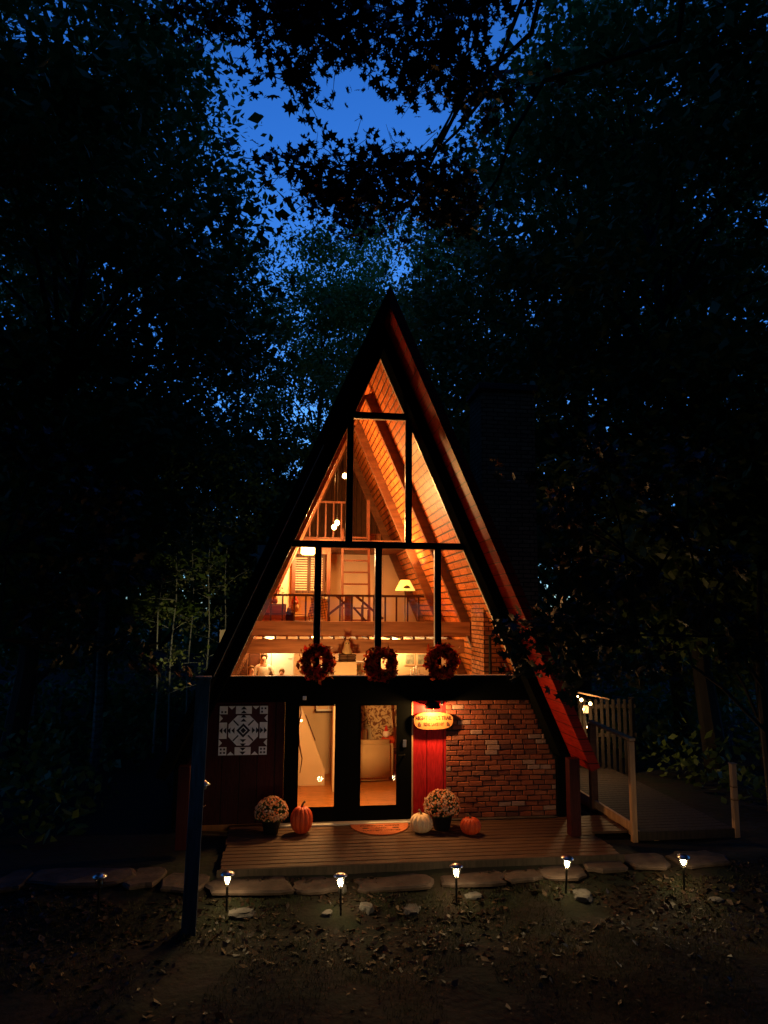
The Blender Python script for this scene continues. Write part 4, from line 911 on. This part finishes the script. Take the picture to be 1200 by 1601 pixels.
# leaf litter and grass
r = np.random.default_rng(3)
n = 12000; x = r.uniform(-7, 7.5, n); y = -2.05-np.abs(r.normal(size=n))*1.25
kp = np.array([noise.noise(Vector((a*1.1, b*1.6, 5))) > -.22+.10*(b < -4)+.0 for a, b in zip(x, y)]); x = x[kp]; y = y[kp]
z = np.array([g(a, b) for a, b in zip(x, y)])+.012
P, Fq = quads(np.stack([x, y, z], 1), .040*r.choice([.5, .7, 1, 1.9], len(x)), r, 2.2); tag(npmesh('leaf_litter', P, Fq, leafmat('dry_leaf', [(.03, .015, .009), (.045, .024, .014), (.022, .012, .008), (.12, .085, .055), (.05, .024, .012), (.03, .03, .012), (.028, .016, .01), (.045, .03, .015), (.022, .014, .01)])), kind='stuff', label='fallen leaves scattered over the mossy ground', cat='leaf litter')
n = 60000; x = r.uniform(-8, 8.5, n); y = -2.35-np.abs(r.normal(size=n))*2.2
kp = np.array([noise.noise(Vector((a*.9, b*.9, 9))) > -.08 for a, b in zip(x, y)]); x = x[kp]; y = y[kp]; n = len(x)
z = np.array([g(a, b) for a, b in zip(x, y)])-.005; h = r.uniform(.015, .06, n)*(1+.8*(r.random(n) < .05)); dx = r.normal(size=n)*.02; dy = r.normal(size=n)*.02; a = r.uniform(0, PI, n); wx = np.cos(a)*.004; wy = np.sin(a)*.004
P = np.stack([np.stack([x-wx, y-wy, z], 1), np.stack([x+wx, y+wy, z], 1), np.stack([x+dx, y+dy, z+h], 1)], 1).reshape(-1, 3)
tag(npmesh('grass', P, np.arange(3*n).reshape(n, 3), leafmat('moss_grass', [(.03, .042, .012), (.055, .062, .018), (.07, .06, .024)])), kind='stuff', label='short mossy grass in front of the path lights', cat='grass')

# ------------------------------------------------------------------ trees
def crown_points(seed, n, ncl, H0, H1, Rr, cl=.24):
    r = np.random.default_rng(seed); c = []
    while len(c) < ncl:
        p = r.uniform(-1, 1, 3)
        if .2 < np.linalg.norm(p) < 1:
            taper = 1-.35*max(0, p[2]); c.append([p[0]*Rr*taper, p[1]*Rr*taper, (H0+H1)/2+p[2]*(H1-H0)/2])
    c = np.array(c); idx = r.integers(0, ncl, n); s = Rr*cl*r.uniform(.6, 1.3, ncl)[idx][:, None]
    q = c[idx]+r.normal(size=(n, 3))*s*np.array([1, 1, .36]); return q, c, r
def make_tree(seed, H, Rr, base, n, leaf, mleaf, mbark, ncl=70, tr=.22, star=False, cl=.19):
    t = empty('broadleaf_tree'); q, c, r = crown_points(seed, n, ncl, base, H, Rr, cl)
    P, Fq = quads(q, leaf, r, .6, star); npmesh('crown', P, Fq, mleaf, t)
    mb = MB(); k = 9; lean = r.normal(size=2)*.04
    pts = [(lean[0]*z+.12*math.sin(z*.5+seed), lean[1]*z, z) for z in [H*.93*i/k for i in range(k+1)]]
    mb.tube([(0, 0, -.4)]+pts[1:], [tr*1.25]+[tr*(1-.93*i/k) for i in range(1, k+1)], 8)
    for i in range(0, ncl, 2):
        e_ = Vector(c[i]); zz = max(base*.7, e_.z-.55*math.hypot(e_.x, e_.y)-.3); f_ = min(.99, zz/(H*.93)); kk = f_*k; a_ = int(kk); fr = kk-a_
        s_ = Vector(pts[a_]).lerp(Vector(pts[min(a_+1, k)]), fr); m_ = s_.lerp(e_, .5)+Vector((0, 0, .15*(e_-s_).length))
        r0 = tr*(1-.93*f_)*.45+.008; mb.tube([s_, m_, e_], [r0, r0*.6, .008], 5)
    mb.build('trunk', mbark, t); return t
protos = {}
def get(kind):
    if kind not in protos:
        a = dict(A=(21, 20, 4.2, 4.5, 27000, .18, M['leafb'], M['bark'], 90), B=(22, 20, 4.2, 3.5, 23000, .19, M['leaf'], M['bark'], 80), C=(23, 20, 4.0, 5, 20000, .19, M['leaf'], M['bark'], 70),
                 O=(24, 20, 4.0, 5, 19000, .19, M['leafo'], M['bark'], 75), U=(25, 9, 3.6, 1.0, 22000, .16, M['leafb'], M['bark'], 60), D=(27, 20, 5.2, 1.5, 60000, .34, M['leafb'], M['bark'], 110), K=(26, 20, 4.4, 2.5, 32000, .19, M['leafb'], M['bark'], 120))[kind]
        protos[kind] = [make_tree(*a), False, a[1], a[2]]
    p = protos[kind]
    if not p[1]: p[1] = True; return p[0], p[2], p[3]
    return copy_tree(p[0]), p[2], p[3]
def tree(kind, u, dist, H, Rr, rot, label, name='broadleaf_tree'):
    o, h0, r0 = get(kind); p = px(u, 900, dist); z = g(p.x, p.y); o.location = (p.x, p.y, z); o.rotation_euler = (0, 0, rot); o.scale = (Rr/r0, Rr/r0, H/h0)
    tag(o, label, 'tree', 'trees around the cabin')
TR_ = [('K', 30, 15, 21, 4.6, 0, 'nearest tall black tree filling the left edge'), ('A', 165, 21, 22, 4.1, 1, 'tall dark tree left of the sky gap with glints through its crown'),
       ('B', 60, 27, 27, 5, 2, 'tree behind the nearest left one with its trunk against blue glints'), ('C', 350, 31, 20, 3.4, .5, 'slimmer tree whose crown edges the sky gap low on the left'),
       ('C', 560, 46, 30, 4.0, 5.5, 'far feathery tree rising behind the cabin peak'), ('C', 490, 38, 24, 4.2, 2.2, 'bluish tree straight behind the cabin peak on its left'), ('B', 632, 38, 27, 4.3, 4, 'tree directly behind the cabin peak'),
       ('O', 705, 27, 19.5, 3.3, 1, 'tree with warm light tinted into its leaves right behind the cabin ridge'), ('A', 905, 22, 25, 4.5, 3, 'tall black tree right of the cabin'),
       ('K', 1110, 16, 21, 4.6, 2, 'nearest tall black tree filling the right edge'), ('B', 780, 33, 26, 4.6, .3, 'tall tree between the olive tree and the black one'),
       ('A', 1000, 31, 27, 5, 5, 'far tall tree with sky glints at upper right'), ('C', 1190, 27, 26, 4.8, 1.5, 'far tree at the right edge with limbs against the sky'),
       ('U', 60, 19, 9.5, 4, 0, 'low understory tree at far left'), ('U', 240, 25, 11, 4.2, 1, 'low understory tree left of the cabin roof'),
       ('U', 400, 30, 12, 4, 2, 'low understory tree hidden partly by the left roof edge'), ('U', 880, 27, 11, 4.2, 3, 'low understory tree right behind the chimney'),
       ('U', 1060, 20, 9.5, 4, 4, 'low understory tree right of the walkway'), ('U', 1190, 17, 9, 3.6, 5, 'low understory tree at the lower right edge'), ('U', 130, 33, 15, 5, 3, 'rounded mid-height tree deep in the left wood'), ('U', 760, 38, 14, 5, 1, 'rounded tree far behind the chimney')]
for a in TR_: tree(*a)
BH = [(-9, -9, 19, 4.6, 'A', 'tree beside the photographer on the left bank'), (9.5, -9, 20, 4.6, 'K', 'tree beside the photographer on the right bank'), (-4, -17, 20, 4.8, 'K', 'tree behind the photographer on the left'), (3, -18, 21, 4.8, 'A', 'tree behind the photographer on the right'),  # unseen trees, added so that less sky light reaches the cabin front
      (-11, -15, 20, 5, 'B', 'tree at the rear left of the clearing'), (11, -16, 20, 5, 'B', 'tree at the rear right of the clearing'), (-11.5, -2, 20, 4.4, 'K', 'tree left of the front lawn outside the view'), (11.5, -2, 20, 4.4, 'A', 'tree right of the front lawn outside the view'), (-1, -25, 22, 6, 'D', 'far tree behind the photographer')]
BH = [(x_, y_, H_, R_, 'D' if y_ < -12 else k_, lb) for x_, y_, H_, R_, k_, lb in BH]+[(-8, -22, 20, 5.5, 'D', 'second row tree behind the photographer on the left'), (7.5, -23, 20, 5.5, 'D', 'second row tree behind the photographer on the right'), (-16, -8, 20, 5.5, 'D', 'dense tree far left of the clearing'), (16, -8, 20, 5.5, 'D', 'dense tree far right of the clearing'), (0, -17.5, 22, 5.2, 'D', 'dense tree straight behind the photographer'), (-17, -18, 22, 6, 'D', 'dense tree at the far rear left'), (17, -19, 22, 6, 'D', 'dense tree at the far rear right')]
for x_, y_, H_, R_, k_, lb in BH:
    o, h0, r0 = get(k_); o.location = (x_, y_, g(x_, y_)); o.rotation_euler = (0, 0, x_); o.scale = (R_/r0, R_/r0, H_/h0); tag(o, lb, 'tree', 'trees around the cabin')
# far wood, one mass
n = 42000; r = np.random.default_rng(77); an = r.uniform(-.75, .85, n); dd = r.uniform(44, 54, n); zz = r.uniform(-.5, 15, n)*(.75+.25*np.sin(an*17)*np.sin(an*7+1))
P, Fq = quads(np.stack([CAM.x+np.sin(an)*dd, CAM.y+np.cos(an)*dd, zz], 1), .55, r, .3)
fo = npmesh('forest', P, Fq, M['leafb']); tag(fo, 'dark mass of far woodland behind the cabin', 'woodland', kind='stuff')
# birches and saplings at left, lit by an added spotlight
def sapling(u, dist, H, seed, label, mt=None, n=700, lm=None, name='sapling', r0=.03, cat='sapling'):
    p = px(u, 1150, dist); t = thing(name, label, cat, (p.x, p.y, g(p.x, p.y)), 0, 'pale stems left of the cabin')
    r = np.random.default_rng(seed); mb = MB(); k = 7; pts = [Vector((.06*math.sin(i*1.3+seed)*i/k, .05*math.cos(i+seed), H*i/k)) for i in range(k+1)]
    mb.tube(pts, [r0*(1-.8*i/k) for i in range(k+1)], 7); tips = []
    for i in range(16):
        b = pts[int(r.integers(2, k+1))]; a = r.uniform(0, 2*PI); L = r.uniform(.4, 1.1)*H*.22; e_ = b+Vector((math.cos(a)*L, math.sin(a)*L, r.uniform(-.1, .5)*L)); mb.tube([b, (b+e_)/2+Vector((0, 0, .05)), e_], [.008, .006, .003], 4); tips.append(e_); tips.append((b+e_)/2)
    mb.build('trunk', mt or M['twig'], t)
    c = np.array([tips[i % len(tips)] for i in range(n)])+r.normal(size=(n, 3))*.13; P, Fq = quads(c, .085, r, .5); npmesh('crown', P, Fq, lm or M['leafy'], t)
sapling(262, 17.6, 5.2, 1, 'slender pale sapling with lime leaves farthest left of the lit thicket'); sapling(290, 18.8, 5.6, 2, 'sapling in the middle of the lit thicket, hung with twigs')
sapling(318, 18.2, 5.3, 3, 'thin sapling next to the roof edge in the lit thicket', n=160); sapling(345, 19.5, 5.8, 4, 'sapling nearest the left roof edge')
sapling(240, 17.0, 4.8, 5, 'leafy sapling at the left edge of the lit thicket', n=420)
sapling(150, 15.5, 6.5, 6, 'white birch with grey bark patches at left', M['birch'], 240, M['leaf'], 'birch_tree', .12, 'birch'); sapling(48, 17.5, 7, 7, 'faint white birch near the left edge', M['birch'], 240, M['leaf'], 'birch_tree', .10, 'birch')
t = thing('added_uplight', 'spotlight added on the ground left of the cabin to light the thicket', 'spotlight', (-3.7, 2.6, g(-3.7, 2.6)))  # no such lamp is known here; added to brighten the thicket
MB().tube([(0, 0, -.1), (0, 0, .12)], .012).build('stake', M['blackmetal'], t); MB().tube([(.03, -.03, .12), (-.03, .03, .2)], [.035, .05], 12).build('head', M['blackmetal'], t)
l_ = bpy.data.lights.new('spot', 'SPOT'); l_.energy = 330; l_.color = (1, .88, .48); l_.spot_size = R(36); l_.spot_blend = .8; l_.shadow_soft_size = .04
o = bpy.data.objects.new('spot', l_); col.objects.link(o); tgt = px(300, 975, 18.2); o.location = (-.06, .06, .24); o.parent = t
o.rotation_euler = (tgt-Vector((-3.76, 2.66, .1))).to_track_quat('-Z', 'Y').to_euler()

n = 30000; r = np.random.default_rng(91); sd = r.random(n) < .5
x = np.where(sd, r.uniform(-17, -4.6, n), r.uniform(6.4, 18, n)); y = r.uniform(-.5, 16, n); kp = np.array([noise.noise(Vector((a*.4, b*.4, 2))) > -.15 for a, b in zip(x, y)]); x = x[kp]; y = y[kp]
z = np.array([g(a, b) for a, b in zip(x, y)])+np.abs(r.normal(size=len(x)))*.55
P, Fq = quads(np.stack([x, y, z], 1), .16, r, .5); tag(npmesh('undergrowth', P, Fq, M['leafb']), 'dark leafy undergrowth between the trees beside the cabin', 'undergrowth', kind='stuff')
# near boughs with maple leaves
def bough_tree(name, label, base, H, tr, targets, nper, spread, leaf, seed, ml, cat='tree', lo=.62):
    t = thing(name, label, cat, base); b0 = Vector(base); r = np.random.default_rng(seed); mb = MB()
    mb.tube([(0, 0, -.4), (.05, 0, H*.3), (0, .06, H*.65), (.05, 0, H)], [tr*1.2, tr, tr*.75, tr*.3], 10); C_ = []
    T2 = sorted([Vector(q)-b0 for q in targets], key=lambda q: math.atan2(q.y, q.x)+(10 if lo > 1 and q.z+b0.z > 8.4 else 0)); ng = max(1, len(T2)//6); limbs = []
    for k in range(0, len(T2), 6):
        G = T2[k:k+6]; cen = sum(G, Vector())/len(G); s_ = Vector((0, 0, min(H*.95, max(.9, cen.z*lo)))); f1 = s_.lerp(cen, .62)+Vector((0, 0, .10*(cen-s_).length)) if lo < 1 else cen+(Vector((.3, -.2, 1.3)) if cen.z+b0.z > 8.4 else Vector((.7, .5, .25)))
        L_ = (f1-s_).length; ps = [s_]+[s_.lerp(f1, q)+Vector(r.normal(size=3))*.06*L_*math.sin(PI*q)+Vector((0, 0, .10*L_*math.sin(PI*q))) for q in (.15, .3, .45, .6, .72, .84, .93)]+[f1]
        mb.tube(ps, [tr*.22*(1-q/9)+.008 for q in range(9)], 6); limbs += [(q, f1) for q in G]
    for k, (e_, s_) in enumerate(limbs):
        mid = s_.lerp(e_, .5)+Vector(r.normal(size=3))*.12+Vector((0, 0, .08*(e_-s_).length)); m2 = mid.lerp(e_, .6)+Vector((0, 0, .05))
        mb.tube([s_, mid, m2, e_], [.02, .014, .009, .003], 5)
        for i in range(7):
            p = m2.lerp(e_, r.uniform(0, 1)); d = Vector(r.normal(size=3))*spread; d.z *= .6; mb.tube([p, p+d*.6+Vector((0, 0, .03)), p+d], [.006, .004, .002], 4)
            nn = nper//7; f_ = r.uniform(.1, 1.0, nn)[:, None]; C_.append(np.array(p)[None]+np.array(d)[None]*f_+r.uniform(-1, 1, size=(nn, 3))*spread*.50*np.array([1, 1, .7]))
    mb.build('trunk', M['bark'], t); C_ = np.concatenate(C_); P, Fq = quads(C_, leaf, r, .25, True); npmesh('crown', P, Fq, ml, t); return t
tg = [(300, 10, 7.5), (400, 10, 7.4), (450, 30, 6.8), (500, 20, 7.2), (500, 55, 7.5), (545, 40, 7.0), (590, 15, 7.6), (590, 60, 7.4), (560, 5, 6.6), (640, 20, 7.4), (640, 70, 7.2), (480, 0, 7.4), (390, 0, 7.2), (270, 40, 7.6), (330, 60, 7.5), (540, 60, 7.3),
      (475, 115, 7), (462, 150, 7.2), (680, 20, 7.4), (690, 90, 7.5), (720, 40, 7.3), (740, 110, 7.8), (770, 20, 7.2), (680, 140, 7.6), (720, 180, 7.8), (660, 110, 7.4), (760, 170, 7.8), (700, 215, 7.8), (450, 245, 7.6), (490, 250, 7.4), (530, 265, 7.6), (500, 290, 7.8), (570, 240, 7.7), (600, 265, 8), (640, 245, 8), (650, 285, 8), (690, 270, 8),
      (720, 260, 8), (610, 300, 8.2), (560, 300, 8), (665, 320, 8.2), (405, 75, 7.4), (430, 20, 7.6), (630, 150, 7.6), (520, 110, 7.6), (530, 320, 8.2), (470, 300, 8), (700, 330, 8.3), (610, 110, 7.4)]
tg = [(u, v+18 if v >= 235 else min(v, 150), d) for u, v, d in tg]
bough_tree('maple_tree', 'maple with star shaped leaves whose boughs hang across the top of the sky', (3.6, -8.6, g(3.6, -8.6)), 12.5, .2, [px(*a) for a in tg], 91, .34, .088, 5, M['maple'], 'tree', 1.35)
tg = [(830, 1010, 9.2), (870, 980, 9.5), (800, 990, 9.3), (900, 1040, 9.3), (930, 930, 9), (960, 990, 9.4), (860, 1060, 9.6), (990, 900, 9), (880, 760, 9), (930, 700, 9.5), (1000, 760, 9), (850, 800, 9.4), (1060, 820, 9), (1100, 950, 9.4), (1010, 1050, 9.5), (1150, 1020, 9), (1080, 700, 9), (870, 870, 9.3), (1150, 880, 9.2)]
bough_tree('young_maple', 'young maple at right with bluish leaves drooping over the lower roof edge', (4.3, -3.9, g(4.3, -3.9)), 4.6, .08, [px(*a) for a in tg], 98, .34, .12, 6, M['maple'])
tg = [(95, 690, 8.6), (140, 760, 8.4), (60, 800, 8.8), (160, 850, 8.6), (150, 930, 8.8), (90, 900, 8.5), (210, 900, 9), (215, 1000, 9), (40, 960, 8.6), (120, 1030, 8.8), (270, 1050, 9.2), (30, 700, 8.8), (190, 790, 9)]
bough_tree('young_beech', 'young tree at left with scattered pale glinting leaves', (-6.3, -4.1, g(-6.3, -4.1)), 5.0, .08, [px(*a) for a in tg], 63, .34, .11, 8, M['maple'])
